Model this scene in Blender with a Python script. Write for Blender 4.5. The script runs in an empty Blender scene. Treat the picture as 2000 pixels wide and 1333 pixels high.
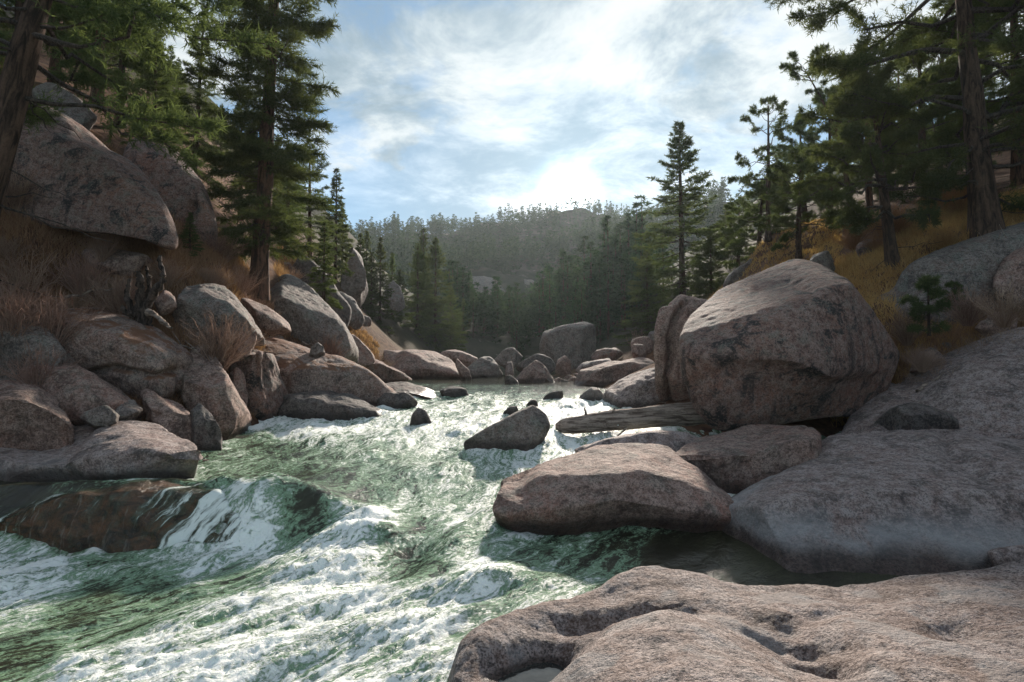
import bpy, bmesh, math, random
import numpy as np
from mathutils import Vector

rng = np.random.default_rng(7)
random.seed(7)
SC = bpy.context.scene
COL = SC.collection

# ------------------------------------------------------------------ camera, light, exposure
CAM = np.array([0.0, 0.0, 2.2])
PITCH = math.radians(2.17)
FPX = 1111.1                      # focal length in units of a 2000 px wide frame (20 mm on 36 mm)
cam = bpy.data.cameras.new("camera")
cam.lens = 20.0
cam.sensor_width = 36.0
cam.clip_start = 0.05
cam.clip_end = 6000
camo = bpy.data.objects.new("camera", cam)
COL.objects.link(camo)
camo.location = CAM
camo.rotation_euler = (math.radians(90) + PITCH, 0, 0)
SC.camera = camo

SUN_EL = math.radians(23.5)
SUN_AZ = math.radians(12.0)        # towards +x from +y
SUN_DIR = Vector((math.cos(SUN_EL) * math.sin(SUN_AZ), math.cos(SUN_EL) * math.cos(SUN_AZ), math.sin(SUN_EL)))
GLOW_DIR = Vector((math.sin(math.radians(5.6)) * math.cos(math.radians(16.6)), math.cos(math.radians(5.6)) * math.cos(math.radians(16.6)), math.sin(math.radians(16.6))))   # where the veiled disc itself shows
sun = bpy.data.lights.new("sun", 'SUN')
sun.energy = 3.8
sun.angle = math.radians(2.5)
sun.color = (1.0, 0.90, 0.78)
suno = bpy.data.objects.new("sun", sun)
COL.objects.link(suno)
suno.rotation_euler = (-SUN_DIR).to_track_quat('-Z', 'Y').to_euler()

SC.view_settings.view_transform = 'Standard'
SC.view_settings.look = 'None'
SC.view_settings.exposure = 1.12
SC.view_settings.gamma = 1.0
SC.view_settings.use_curve_mapping = False
SC.render.engine = 'CYCLES'
SC.cycles.max_bounces = 5
SC.cycles.diffuse_bounces = 3
SC.cycles.glossy_bounces = 2
SC.cycles.transmission_bounces = 3
SC.cycles.transparent_max_bounces = 4
SC.cycles.volume_bounces = 0
SC.cycles.use_denoising = True
SC.cycles.denoising_prefilter = 'ACCURATE'
SC.cycles.sample_clamp_direct = 8.0
SC.cycles.sample_clamp_indirect = 4.0
SC.cycles.adaptive_threshold = 0.006
SC.cycles.use_adaptive_sampling = True


class NT:
    """tiny helper to write node trees"""
    def __init__(self, tree):
        self.t = tree
        self.n = tree.nodes
        self.l = tree.links

    def node(self, typ, **kw):
        nd = self.n.new(typ)
        for k, v in kw.items():
            setattr(nd, k, v)
        return nd

    def set(self, sock, v):
        if isinstance(v, bpy.types.NodeSocket):
            self.l.new(v, sock)
        elif v is not None:
            if isinstance(v, (tuple, list)) and len(v) == 3 and sock.type == 'RGBA':
                v = (*v, 1)
            sock.default_value = v

    def math(self, op, a, b=None, c=None, clamp=False):
        nd = self.node('ShaderNodeMath', operation=op, use_clamp=clamp)
        for s, v in zip(nd.inputs, (a, b, c)):
            self.set(s, v)
        return nd.outputs[0]

    def vmath(self, op, a, b=None, out=0):
        nd = self.node('ShaderNodeVectorMath', operation=op)
        self.set(nd.inputs[0], a)
        if b is not None:
            self.set(nd.inputs[3 if op == 'SCALE' else 1], b)
        return nd.outputs[out]

    def noise(self, vec, scale, detail=4, rough=0.55, dist=0.0, typ='FBM'):
        nd = self.node('ShaderNodeTexNoise')
        nd.noise_type = typ
        self.set(nd.inputs['Vector'], vec)
        nd.inputs['Scale'].default_value = scale
        nd.inputs['Detail'].default_value = detail
        nd.inputs['Roughness'].default_value = rough
        nd.inputs['Distortion'].default_value = dist
        return nd.outputs['Fac']

    def ramp(self, v, lo, hi, a=0.0, b=1.0):
        nd = self.node('ShaderNodeMapRange', interpolation_type='SMOOTHSTEP')
        self.set(nd.inputs['Value'], v)
        self.set(nd.inputs['From Min'], lo)
        self.set(nd.inputs['From Max'], hi)
        nd.inputs['To Min'].default_value = a
        nd.inputs['To Max'].default_value = b
        return nd.outputs['Result']

    def mix(self, f, a, b, mode='MIX'):
        nd = self.node('ShaderNodeMix', data_type='RGBA', blend_type=mode)
        self.set(nd.inputs[0], f)
        self.set(nd.inputs[6], a)
        self.set(nd.inputs[7], b)
        return nd.outputs[2]

    def bump(self, h, dist, strength=1.0, normal=None):
        nd = self.node('ShaderNodeBump')
        nd.inputs['Strength'].default_value = strength
        nd.inputs['Distance'].default_value = dist
        self.set(nd.inputs['Height'], h)
        if normal is not None:
            self.set(nd.inputs['Normal'], normal)
        return nd.outputs[0]


def build_world():
    w = bpy.data.worlds.new("World")
    SC.world = w
    w.use_nodes = True
    k = NT(w.node_tree)
    k.n.clear()
    sky = k.node('ShaderNodeTexSky', sky_type='NISHITA')
    sky.sun_disc = False
    sky.sun_elevation = SUN_EL
    sky.sun_rotation = SUN_AZ
    sky.altitude = 2000
    sky.dust_density = 0.4
    sky.air_density = 1.0
    d = k.node('ShaderNodeTexCoord').outputs['Generated']
    sep = k.node('ShaderNodeSeparateXYZ')
    k.l.new(d, sep.inputs[0])
    zz = k.math('ADD', k.math('MAXIMUM', sep.outputs[2], 0.0), 0.22)
    comb = k.node('ShaderNodeCombineXYZ')
    k.set(comb.inputs[0], k.math('DIVIDE', sep.outputs[0], zz))
    k.set(comb.inputs[1], k.math('DIVIDE', sep.outputs[1], zz))
    comb.inputs[2].default_value = 3.7
    p = comb.outputs[0]
    warp = k.node('ShaderNodeTexNoise')
    k.set(warp.inputs['Vector'], p)
    warp.inputs['Scale'].default_value = 1.1
    warp.inputs['Detail'].default_value = 3
    wv = k.vmath('SCALE', k.vmath('SUBTRACT', warp.outputs['Color'], (0.5, 0.5, 0.5)), 0.45)
    q = k.vmath('ADD', p, wv)
    big = k.noise(q, 1.3, 6, 0.58, 0.1)
    fine = k.noise(q, 4.2, 8, 0.62, 0.2)
    dens = k.math('ADD', k.math('MULTIPLY', big, 0.7), k.math('MULTIPLY', fine, 0.3))
    shade = k.ramp(k.noise(q, 2.6, 8, 0.62, 0.2), 0.36, 0.62)
    dot = k.vmath('DOT_PRODUCT', d, tuple(GLOW_DIR), out=1)
    dp = k.math('MAXIMUM', dot, 0.0)
    cover = k.math('MAXIMUM', k.ramp(dens, 0.44, 0.56), k.math('MULTIPLY', k.math('POWER', k.math('MAXIMUM', dot, 0.0), 9.0), 0.95))
    g1 = k.math('POWER', dp, 7.0)
    g2 = k.math('POWER', dp, 70.0)
    g3 = k.math('POWER', dp, 1800.0)
    lum = k.math('ADD', 3.05, k.math('MULTIPLY', shade, 3.0))
    lum = k.math('ADD', lum, k.math('MULTIPLY', g1, 0.4))
    lum = k.math('ADD', lum, k.math('MULTIPLY', g2, 1.5))
    lum = k.math('ADD', lum, k.math('MULTIPLY', g3, 34.0))
    ctint = k.mix(shade, (0.60, 0.83, 1.0), (0.93, 0.985, 1.0))
    cloud = k.vmath('SCALE', ctint, lum)
    skyc = k.mix(1.0, sky.outputs[0], (0.72, 1.0, 1.06), 'MULTIPLY')
    colr = k.mix(cover, skyc, cloud)
    bg = k.node('ShaderNodeBackground')
    bg.inputs['Strength'].default_value = 0.068
    k.set(bg.inputs[0], colr)
    out = k.node('ShaderNodeOutputWorld')
    k.l.new(bg.outputs[0], out.inputs[0])
    w.cycles.sampling_method = 'MANUAL'
    w.cycles.sample_map_resolution = 1024


build_world()

# ------------------------------------------------------------------ numeric helpers
FWD = np.array([0, math.cos(PITCH), math.sin(PITCH)])
UP = np.array([0, -math.sin(PITCH), math.cos(PITCH)])
RT = np.array([1.0, 0, 0])


def ray(px, py):
    d = FPX * FWD + (px - 1000.0) * RT + (666.5 - py) * UP
    return d / d[1]


def P(px, py, D):
    """the place seen at (px,py) of the photograph, D metres away"""
    return CAM + ray(px, py) * D


PROF = np.array([[2, -.14], [4.1, -.10], [6.1, 0], [7.2, .06], [8.5, .28], [11, .5], [13, .74], [16, 1.0], [20, 1.18], [24, 1.25], [300, 1.25]])
PROFL = np.array([[2, -.14], [5.4, -.08], [6.3, -.02], [6.65, .02], [7.05, .36], [7.5, .50], [8.6, .51], [11, .56], [13, .74], [16, 1.0], [20, 1.18], [24, 1.25], [300, 1.25]])


def sstep(a, b, x):
    t = np.clip((x - a) / (b - a), 0, 1)
    return t * t * (3 - 2 * t)


def water_z(x, y):
    a = np.interp(y, PROF[:, 0], PROF[:, 1])
    b = np.interp(y, PROFL[:, 0], PROFL[:, 1])
    w = sstep(-1.5, -3.0, x)
    return a * (1 - w) + b * w


def Wp(px, py):
    """where the line of sight meets the river"""
    r = ray(px, py)
    if r[2] >= -0.005:
        D = 60
        return CAM + r * D
    lo, hi = 1.5, 80.0
    for D in np.linspace(1.5, 80, 900):
        p = CAM + r * D
        if p[2] < water_z(p[0], p[1]):
            return p
    return CAM + r * 60


_perm = np.random.default_rng(11).permutation(256)
_perm = np.concatenate([_perm, _perm, _perm])
_grad = np.random.default_rng(12).normal(size=(256, 3))
_grad /= np.linalg.norm(_grad, axis=1)[:, None]


def pnoise(p):
    p = np.asarray(p, dtype=np.float64)
    i = np.floor(p).astype(np.int64)
    f = p - i
    u = f * f * f * (f * (f * 6 - 15) + 10)
    i &= 255
    out = 0
    res = []
    for dx in (0, 1):
        for dy in (0, 1):
            for dz in (0, 1):
                h = _perm[_perm[_perm[(i[:, 0] + dx) & 255] + ((i[:, 1] + dy) & 255)] + ((i[:, 2] + dz) & 255)]
                g = _grad[h]
                d = g[:, 0] * (f[:, 0] - dx) + g[:, 1] * (f[:, 1] - dy) + g[:, 2] * (f[:, 2] - dz)
                wt = (u[:, 0] if dx else 1 - u[:, 0]) * (u[:, 1] if dy else 1 - u[:, 1]) * (u[:, 2] if dz else 1 - u[:, 2])
                out = out + d * wt
    return out * 1.6


def fbm(p, octv=4, gain=0.5, ridged=False):
    a, s, o = 1.0, 1.0, 0
    for k in range(octv):
        n = pnoise(p * s + 17.3 * k)
        if ridged:
            n = 1 - 2 * np.abs(n)
        o = o + a * n
        a *= gain
        s *= 2.03
    return o


def rbf_fit(pts):
    pts = np.asarray(pts)
    xy, z = pts[:, :2], pts[:, 2]
    n = len(xy)
    r = np.linalg.norm(xy[:, None] - xy[None], axis=2)
    A = np.zeros((n + 3, n + 3))
    A[:n, :n] = r - 0.02 * np.eye(n)
    A[:n, n] = 1
    A[:n, n + 1:] = xy
    A[n, :n] = 1
    A[n + 1:, :n] = xy.T
    b = np.concatenate([z, [0, 0, 0]])
    w = np.linalg.lstsq(A, b, rcond=None)[0]

    def f(x, y):
        q = np.stack([np.ravel(x), np.ravel(y)], 1)
        out = np.empty(len(q))
        for s in range(0, len(q), 20000):
            c = q[s:s + 20000]
            rr = np.linalg.norm(c[:, None] - xy[None], axis=2)
            out[s:s + 20000] = rr @ w[:n] + w[n] + c @ w[n + 1:]
        return out.reshape(np.shape(x))
    return f


# ------------------------------------------------------------------ mesh and object helpers
def mk_mesh(name, V, F, smooth=True, attrs=None):
    V = np.ascontiguousarray(V, dtype=np.float32)
    F = np.ascontiguousarray(F, dtype=np.int32)
    me = bpy.data.meshes.new(name)
    n, k = F.shape
    me.vertices.add(len(V))
    me.vertices.foreach_set('co', V.ravel())
    me.loops.add(n * k)
    me.loops.foreach_set('vertex_index', F.ravel())
    me.polygons.add(n)
    me.polygons.foreach_set('loop_start', np.arange(0, n * k, k, dtype=np.int32))
    me.polygons.foreach_set('use_smooth', np.full(n, smooth, dtype=bool))
    me.update(calc_edges=True)
    for an, arr in (attrs or {}).items():
        arr = np.asarray(arr, dtype=np.float32)
        if arr.ndim == 1:
            a = me.attributes.new(an, 'FLOAT', 'POINT')
            a.data.foreach_set('value', arr)
        else:
            a = me.attributes.new(an, 'FLOAT_VECTOR', 'POINT')
            a.data.foreach_set('vector', arr.ravel())
    return me


def obj(name, me, m=None, parent=None, loc=None, label=None, cat=None, group=None, kind=None):
    if m is not None and not me.materials:
        me.materials.append(m)
    o = bpy.data.objects.new(name, me)
    COL.objects.link(o)
    if loc is not None:
        o.location = loc
    if parent is not None:
        o.parent = parent
    tag(o, label, cat, group, kind)
    return o


def tag(o, label=None, cat=None, group=None, kind=None):
    if label:
        o['label'] = label
    if cat:
        o['category'] = cat
    if group:
        o['group'] = group
    if kind:
        o['kind'] = kind


def empty(name, loc, label=None, cat=None, group=None, rot=(0, 0, 0), scale=1.0):
    o = bpy.data.objects.new(name, None)
    COL.objects.link(o)
    o.location = loc
    o.rotation_euler = rot
    o.scale = (scale,) * 3 if not isinstance(scale, tuple) else scale
    o.empty_display_size = 0.2
    tag(o, label, cat, group)
    return o


def tubes(Pt, R, sides):
    """N tubes at once. Pt (N,k,3), R (N,k) -> verts, quads (closed at the tips by thinning)"""
    N, k, _ = Pt.shape
    T = np.gradient(Pt, axis=1)
    T /= np.linalg.norm(T, axis=2, keepdims=True) + 1e-9
    ref = np.where(np.abs(T[..., 2:3]) > 0.9, np.array([1.0, 0, 0]), np.array([0, 0, 1.0]))
    if k > 1:
        ref = np.repeat(ref[:, :1], k, axis=1)
    A = np.cross(T, ref)
    A /= np.linalg.norm(A, axis=2, keepdims=True) + 1e-9
    B = np.cross(T, A)
    ang = np.arange(sides) * 2 * np.pi / sides
    V = Pt[:, :, None] + R[:, :, None, None] * (A[:, :, None] * np.cos(ang)[:, None] + B[:, :, None] * np.sin(ang)[:, None])
    idx = np.arange(N * k * sides).reshape(N, k, sides)
    a = idx[:, :-1]
    b = idx[:, 1:]
    F = np.stack([a, np.roll(a, -1, axis=2), np.roll(b, -1, axis=2), b], axis=-1).reshape(-1, 4)
    return V.reshape(-1, 3), F


def join(*vf):
    Vs, Fs, o = [], [], 0
    for V, F in vf:
        Vs.append(V)
        Fs.append(F + o)
        o += len(V)
    return np.concatenate(Vs), np.concatenate(Fs)


def nrm(v):
    return v / (np.linalg.norm(v, axis=-1, keepdims=True) + 1e-9)


# ------------------------------------------------------------------ materials
def new_mat(name):
    m = bpy.data.materials.new(name)
    m.use_nodes = True
    k = NT(m.node_tree)
    bs = k.n['Principled BSDF']
    return m, k, bs


def granite(name, dark, mid, light, pink, lichen=0.3, litter=0.0, stain=0.35, pale_mix=0.0, grain=1.0):
    m, k, bs = new_mat(name)
    oi = k.node('ShaderNodeObjectInfo')
    off = k.vmath('SCALE', (37.0, 61.0, 23.0), oi.outputs['Random'])
    p = k.vmath('ADD', k.node('ShaderNodeTexCoord').outputs['Object'], off)
    n1 = k.noise(p, 0.9, 5, 0.6, 0.3)
    n2 = k.noise(p, 7.0, 7, 0.68)
    n3 = k.noise(p, 55.0, 3, 0.7)
    n4 = k.noise(p, 2.3, 8, 0.65, 0.6)
    nrm_ = k.node('ShaderNodeNewGeometry').outputs['Normal']
    sepn = k.node('ShaderNodeSeparateXYZ')
    k.l.new(nrm_, sepn.inputs[0])
    upz = sepn.outputs[2]
    c = k.mix(k.ramp(n2, 0.40, 0.62), k.mix(k.ramp(n2, 0.30, 0.44), dark, mid), light)
    c = k.mix(k.ramp(n1, 0.42, 0.66), c, k.mix(k.ramp(n2, 0.42, 0.64), pink, light))
    c = k.mix(k.math('MULTIPLY', k.ramp(n4, 0.51, 0.62), min(1, stain * 1.5)), c, dark)
    # lichen grows on the faces that look up
    lm = k.math('MULTIPLY', k.ramp(k.noise(p, 3.1, 9, 0.72, 0.4), 0.5, 0.6), k.ramp(upz, -0.2, 0.5, 0.35, 1.0))
    c = k.mix(k.math('MULTIPLY', lm, lichen), c, (0.21, 0.22, 0.18))
    # vertical mineral streaks on the steep faces
    sv = k.vmath('MULTIPLY', p, (2.6, 2.6, 0.35))
    st = k.math('MULTIPLY', k.ramp(k.noise(sv, 1.0, 6, 0.6, 0.5), 0.54, 0.66), k.ramp(upz, 0.45, 0.1))
    c = k.mix(k.math('MULTIPLY', st, stain), c, dark)
    # crystal speckle
    n6 = k.noise(p, 24.0, 4, 0.7)
    c = k.mix(k.ramp(n6, 0.52, 0.61, 0, 0.62), c, dark)
    c = k.mix(k.ramp(n6, 0.47, 0.39, 0, 0.6), c, light)
    c = k.mix(k.ramp(n3, 0.52, 0.60, 0, min(.85, .65 * grain ** .5)), c, dark)
    if grain > 1:
        c = k.mix(k.ramp(n3, 0.47, 0.38, 0, .6), c, light)
    if pale_mix:
        at = k.node('ShaderNodeAttribute', attribute_name='pale').outputs['Fac']
        c = k.mix(k.math('MULTIPLY', k.math('MULTIPLY', at, pale_mix), k.ramp(n4, 0.3, 0.55)), c, (0.37, 0.365, 0.36))
    if litter:
        lt = k.math('MULTIPLY', k.ramp(k.math('ADD', n4, k.math('MULTIPLY', n2, 0.4)), 0.66, 0.74), k.ramp(upz, 0.45, 0.75))
        c = k.mix(k.math('MULTIPLY', lt, litter), c, k.mix(n3, (0.13, 0.05, 0.025), (0.25, 0.11, 0.05)))
    wet = k.node('ShaderNodeAttribute', attribute_name='wet').outputs['Fac']
    c = k.mix(wet, c, k.mix(1.0, c, (0.30, 0.27, 0.25), 'MULTIPLY'))
    k.set(bs.inputs['Base Color'], c)
    k.set(bs.inputs['Roughness'], k.ramp(wet, 0.2, 0.9, 0.82, 0.30))
    bs.inputs['Specular IOR Level'].default_value = 0.4
    h = k.math('ADD', k.math('MULTIPLY', n2, 1.0), k.math('MULTIPLY', n3, 0.22 * grain))
    h = k.math('ADD', h, k.math('MULTIPLY', n6, 0.45 * grain))
    h = k.math('ADD', h, k.math('MULTIPLY', n4, 1.2))
    k.set(bs.inputs['Normal'], k.bump(h, 0.06, 1.0))
    return m


M = {}
M['pink'] = granite('granite_pink', (0.062, 0.040, 0.032), (0.225, 0.140, 0.110), (0.42, 0.292, 0.24), (0.33, 0.170, 0.128), 0.35, 0.0, 0.45)
M['litter'] = granite('granite_needle_littered', (0.05, 0.038, 0.034), (0.22, 0.148, 0.120), (0.42, 0.305, 0.255), (0.31, 0.178, 0.138), 0.45, 0.9, 0.4)
M['grey'] = granite('granite_grey', (0.045, 0.04, 0.036), (0.175, 0.132, 0.110), (0.31, 0.255, 0.222), (0.23, 0.15, 0.122), 0.7, 0.0, 0.4)
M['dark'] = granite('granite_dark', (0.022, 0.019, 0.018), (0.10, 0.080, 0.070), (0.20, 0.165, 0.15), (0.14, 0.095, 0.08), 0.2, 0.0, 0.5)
M['red'] = granite('granite_rust', (0.03, 0.024, 0.022), (0.19, 0.100, 0.074), (0.32, 0.215, 0.178), (0.28, 0.130, 0.086), 0.45, 0.0, 0.75)
M['pale'] = granite('granite_bleached', (0.06, 0.048, 0.045), (0.26, 0.188, 0.165), (0.45, 0.365, 0.335), (0.32, 0.215, 0.185), 0.15, 0.0, 0.45, pale_mix=0.75)
M['fore'] = granite('granite_coarse', (0.045, 0.036, 0.033), (0.225, 0.170, 0.152), (0.46, 0.38, 0.35), (0.27, 0.188, 0.165), 0.08, 0.25, 0.45, pale_mix=0.6, grain=1.8)


def mat_wetrock():
    m, k, bs = new_mat('wet_streaked_rock')
    p = k.node('ShaderNodeTexCoord').outputs['Object']
    sv = k.vmath('MULTIPLY', p, (1.0, 2.6, 1.4))
    n = k.noise(sv, 3.0, 8, 0.65, 0.6)
    n2 = k.noise(p, 26.0, 6, 0.7)
    sl = k.vmath('MULTIPLY', p, (2.6, 0.6, 0.4))
    n5 = k.noise(sl, 6.0, 6, 0.65, 0.3)
    c = k.mix(k.ramp(n, 0.36, 0.62), (0.016, 0.010, 0.008), (0.14, 0.062, 0.030))
    c = k.mix(k.ramp(n2, 0.52, 0.75, 0, 0.6), c, (0.19, 0.115, 0.07))
    c = k.mix(k.ramp(n5, 0.55, 0.68, 0, 0.5), c, (0.30, 0.27, 0.23))
    k.set(bs.inputs['Base Color'], c)
    bs.inputs['Roughness'].default_value = 0.12
    k.set(bs.inputs['Normal'], k.bump(k.math('ADD', n5, n2), 0.035, 0.9))
    return m


M['wetrock'] = mat_wetrock()


def mat_water():
    m, k, bs = new_mat('river_water')
    f = k.node('ShaderNodeAttribute', attribute_name='foam').outputs['Fac']
    fl = k.node('ShaderNodeAttribute', attribute_name='flow').outputs['Vector']
    pos = k.node('ShaderNodeNewGeometry').outputs['Position']
    str_ = k.vmath('MULTIPLY', fl, (1.0, 0.30, 1.0))
    w = k.node('ShaderNodeTexNoise')
    k.set(w.inputs['Vector'], pos)
    w.inputs['Scale'].default_value = 1.6
    w.inputs['Detail'].default_value = 4
    wv = k.vmath('SCALE', k.vmath('SUBTRACT', w.outputs['Color'], (0.5, 0.5, 0.5)), 0.5)
    q = k.vmath('ADD', str_, wv)
    n1 = k.noise(q, 1.7, 9, 0.66, 0.5)
    lace = k.noise(q, 5.5, 6, 0.68, 0.8, 'RIDGED_MULTIFRACTAL')
    n3 = k.noise(pos, 19.0, 6, 0.72, 0.4)
    lace = k.ramp(k.noise(q, 7.0, 5, 0.6, 1.0), 0.5, 0.5)
    rid = k.math('SUBTRACT', 1.0, k.math('MULTIPLY', k.math('ABSOLUTE', k.math('SUBTRACT', k.noise(q, 4.2, 7, 0.62, 0.9), 0.5)), 7.0), clamp=True)
    # how much air is in the water here
    n5 = k.noise(k.vmath('ADD', k.vmath('MULTIPLY', fl, (1.0, 0.6, 1.0)), wv), 46.0, 5, 0.75, 0.3)
    on = k.ramp(f, 0.02, 0.30)
    def web(sc, sharp, dist):
        a = k.math('ABSOLUTE', k.math('SUBTRACT', k.noise(q, sc, 6, 0.6, dist), 0.5))
        return k.math('SUBTRACT', 1.0, k.math('MULTIPLY', a, sharp), clamp=True)
    l1 = web(3.0, 9.0, 1.2)
    l2 = web(8.5, 8.0, 0.9)
    d_ = k.math('MULTIPLY', k.math('SUBTRACT', n1, 0.5), 1.25)
    d_ = k.math('ADD', d_, k.math('MULTIPLY', k.math('SUBTRACT', n3, 0.5), 1.1))
    d_ = k.math('ADD', d_, k.math('MULTIPLY', k.math('SUBTRACT', n5, 0.5), 1.1))
    d_ = k.math('ADD', d_, k.math('MULTIPLY', k.math('SUBTRACT', l1, 0.45), 0.34))
    d_ = k.math('ADD', d_, k.math('MULTIPLY', k.math('SUBTRACT', l2, 0.45), 0.30))
    s = k.math('ADD', k.math('ADD', f, k.ramp(f, 0.25, 0.55, 0.0, 0.10)), k.math('MULTIPLY', d_, on))
    white = k.ramp(s, 0.63, 1.0)
    green = k.ramp(s, 0.18, 0.70)
    c = k.mix(green, k.mix(k.ramp(n1, 0.35, 0.65), (0.020, 0.019, 0.012), (0.044, 0.044, 0.025)), (0.245, 0.375, 0.235))
    c = k.mix(white, c, (0.86, 0.88, 0.83))
    k.set(bs.inputs['Base Color'], c)
    k.set(bs.inputs['Subsurface Weight'], k.math('MULTIPLY', green, 0.35))
    bs.inputs['Subsurface Radius'].default_value = (0.9, 1.0, 0.85)
    bs.inputs['Subsurface Scale'].default_value = 0.05
    k.set(bs.inputs['Roughness'], k.mix(white, k.mix(on, (0.09,) * 3, (0.07,) * 3), (0.6,) * 3))
    bs.inputs['IOR'].default_value = 1.33
    rip = k.noise(k.vmath('ADD', k.vmath('MULTIPLY', fl, (1.0, 0.55, 1.0)), wv), 9.0, 6, 0.6, 0.5)
    rip2 = k.noise(pos, 38.0, 4, 0.6, 0.4)
    amp = k.ramp(f, 0.0, 0.5, 0.32, 1.0)
    h = k.math('ADD', k.math('MULTIPLY', rip, amp), k.math('MULTIPLY', rip2, k.math('MULTIPLY', amp, 0.22)))
    h = k.math('ADD', h, k.math('MULTIPLY', white, 0.35))
    k.set(bs.inputs['Normal'], k.bump(h, 0.055, 0.85))
    return m


M['water'] = mat_water()


def mat_ground():
    m, k, bs = new_mat('forest_floor')
    pos = k.node('ShaderNodeNewGeometry').outputs['Position']
    n1 = k.noise(pos, 0.35, 6, 0.6, 0.4)
    n2 = k.noise(pos, 3.0, 8, 0.7, 0.3)
    n3 = k.noise(pos, 30.0, 5, 0.7)
    c = k.mix(k.ramp(n2, 0.35, 0.65), (0.075, 0.040, 0.027), (0.20, 0.105, 0.062))
    c = k.mix(k.ramp(n1, 0.50, 0.64, 0, 0.4), c, k.mix(n3, (0.16, 0.11, 0.06), (0.30, 0.19, 0.09)))
    c = k.mix(k.ramp(n3, 0.5, 0.75, 0, 0.5), c, (0.05, 0.033, 0.024))
    far = k.ramp(k.node('ShaderNodeSeparateXYZ').outputs[1], 0, 1)
    sp = k.node('ShaderNodeSeparateXYZ')
    k.l.new(pos, sp.inputs[0])
    fy = k.ramp(sp.outputs[1], 26, 60)
    hill = k.mix(k.ramp(k.noise(pos, 0.05, 8, 0.65, 0.5), 0.4, 0.62), (0.030, 0.036, 0.020), (0.095, 0.082, 0.060))
    hill = k.mix(k.ramp(k.noise(pos, 0.25, 8, 0.7, 0.5), 0.58, 0.7), hill, (0.20, 0.17, 0.15))
    c = k.mix(fy, c, hill)
    k.set(bs.inputs['Base Color'], c)
    bs.inputs['Roughness'].default_value = 0.95
    bs.inputs['Specular IOR Level'].default_value = 0.1
    k.set(bs.inputs['Normal'], k.bump(k.math('ADD', n2, k.math('MULTIPLY', n3, 0.35)), 0.09, 1.0))
    return m


M['ground'] = mat_ground()


def mat_leaf(name, a, b, trans=0.45):
    m, k, bs = new_mat(name)
    k.n.remove(bs)
    oi = k.node('ShaderNodeObjectInfo')
    pos = k.node('ShaderNodeNewGeometry').outputs['Position']
    n = k.noise(pos, 0.7, 3, 0.6)
    isl = k.node('ShaderNodeNewGeometry').outputs['Random Per Island']
    v = k.math('ADD', k.math('MULTIPLY', n, 0.7), k.math('MULTIPLY', isl, 0.3))
    c = k.mix(k.ramp(v, 0.25, 0.7), a, b)
    hs = k.node('ShaderNodeHueSaturation')
    k.set(hs.inputs['Hue'], k.math('ADD', 0.485, k.math('MULTIPLY', oi.outputs['Random'], 0.03)))
    k.set(hs.inputs['Value'], k.math('ADD', 0.8, k.math('MULTIPLY', oi.outputs['Random'], 0.4)))
    k.set(hs.inputs['Color'], c)
    d = k.node('ShaderNodeBsdfDiffuse')
    t = k.node('ShaderNodeBsdfTranslucent')
    k.set(d.inputs[0], hs.outputs[0])
    k.set(t.inputs[0], k.mix(1.0, hs.outputs[0], (1.25, 1.35, 0.8), 'MULTIPLY'))
    mx = k.node('ShaderNodeMixShader')
    mx.inputs[0].default_value = trans
    k.l.new(d.outputs[0], mx.inputs[1])
    k.l.new(t.outputs[0], mx.inputs[2])
    k.l.new(mx.outputs[0], k.n['Material Output'].inputs[0])
    return m


M['fir'] = mat_leaf('fir_needles', (0.055, 0.073, 0.036), (0.115, 0.132, 0.060))
M['pine'] = mat_leaf('pine_needles', (0.060, 0.078, 0.040), (0.120, 0.136, 0.062))
M['far'] = mat_leaf('distant_needles', (0.030, 0.056, 0.036), (0.066, 0.098, 0.056), 0.3)
M['straw'] = mat_leaf('dry_grass_blades', (0.33, 0.155, 0.07), (0.52, 0.31, 0.16), 0.4)
M['rustgrass'] = mat_leaf('rusty_grass_blades', (0.21, 0.11, 0.07), (0.42, 0.26, 0.16), 0.35)
M['twig'] = mat_leaf('bare_twigs', (0.20, 0.115, 0.085), (0.44, 0.30, 0.225), 0.1)
M['goldtwig'] = mat_leaf('golden_twigs', (0.40, 0.20, 0.05), (0.62, 0.33, 0.08), 0.4)


def mat_bark(name, a, b, sc=1.0, lie=False):
    m, k, bs = new_mat(name)
    p = k.node('ShaderNodeTexCoord').outputs['Object']
    sv = k.vmath('MULTIPLY', p, (0.9 * sc, 9.0 * sc, 9.0 * sc) if lie else (9.0 * sc, 9.0 * sc, 1.7 * sc))
    n = k.noise(sv, 1.0, 7, 0.65, 0.8)
    n2 = k.noise(p, 22.0, 5, 0.7)
    c = k.mix(k.ramp(n, 0.36, 0.62), a, b)
    c = k.mix(k.ramp(n2, 0.45, 0.75, 0, 0.5), c, a)
    k.set(bs.inputs['Base Color'], c)
    bs.inputs['Roughness'].default_value = 0.92
    bs.inputs['Specular IOR Level'].default_value = 0.15
    k.set(bs.inputs['Normal'], k.bump(k.math('ADD', n, k.math('MULTIPLY', n2, 0.2)), 0.06, 1.0))
    return m


M['bark'] = mat_bark('pine_bark', (0.022, 0.016, 0.013), (0.125, 0.078, 0.056))
M['redbark'] = mat_bark('ponderosa_bark', (0.028, 0.018, 0.014), (0.175, 0.092, 0.060))
M['greybark'] = mat_bark('limb_bark', (0.03, 0.025, 0.022), (0.12, 0.095, 0.08), 2.0)
M['deadwood'] = mat_bark('silvery_driftwood', (0.10, 0.07, 0.055), (0.42, 0.33, 0.27), 1.6, True)
M['blackwood'] = mat_bark('charred_root', (0.012, 0.009, 0.008), (0.13, 0.095, 0.08), 1.6)

# ------------------------------------------------------------------ ground: one sheet through measured places
G = []                                     # (x, y, z)


def gp(px, py, D):
    G.append(P(px, py, D))


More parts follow.
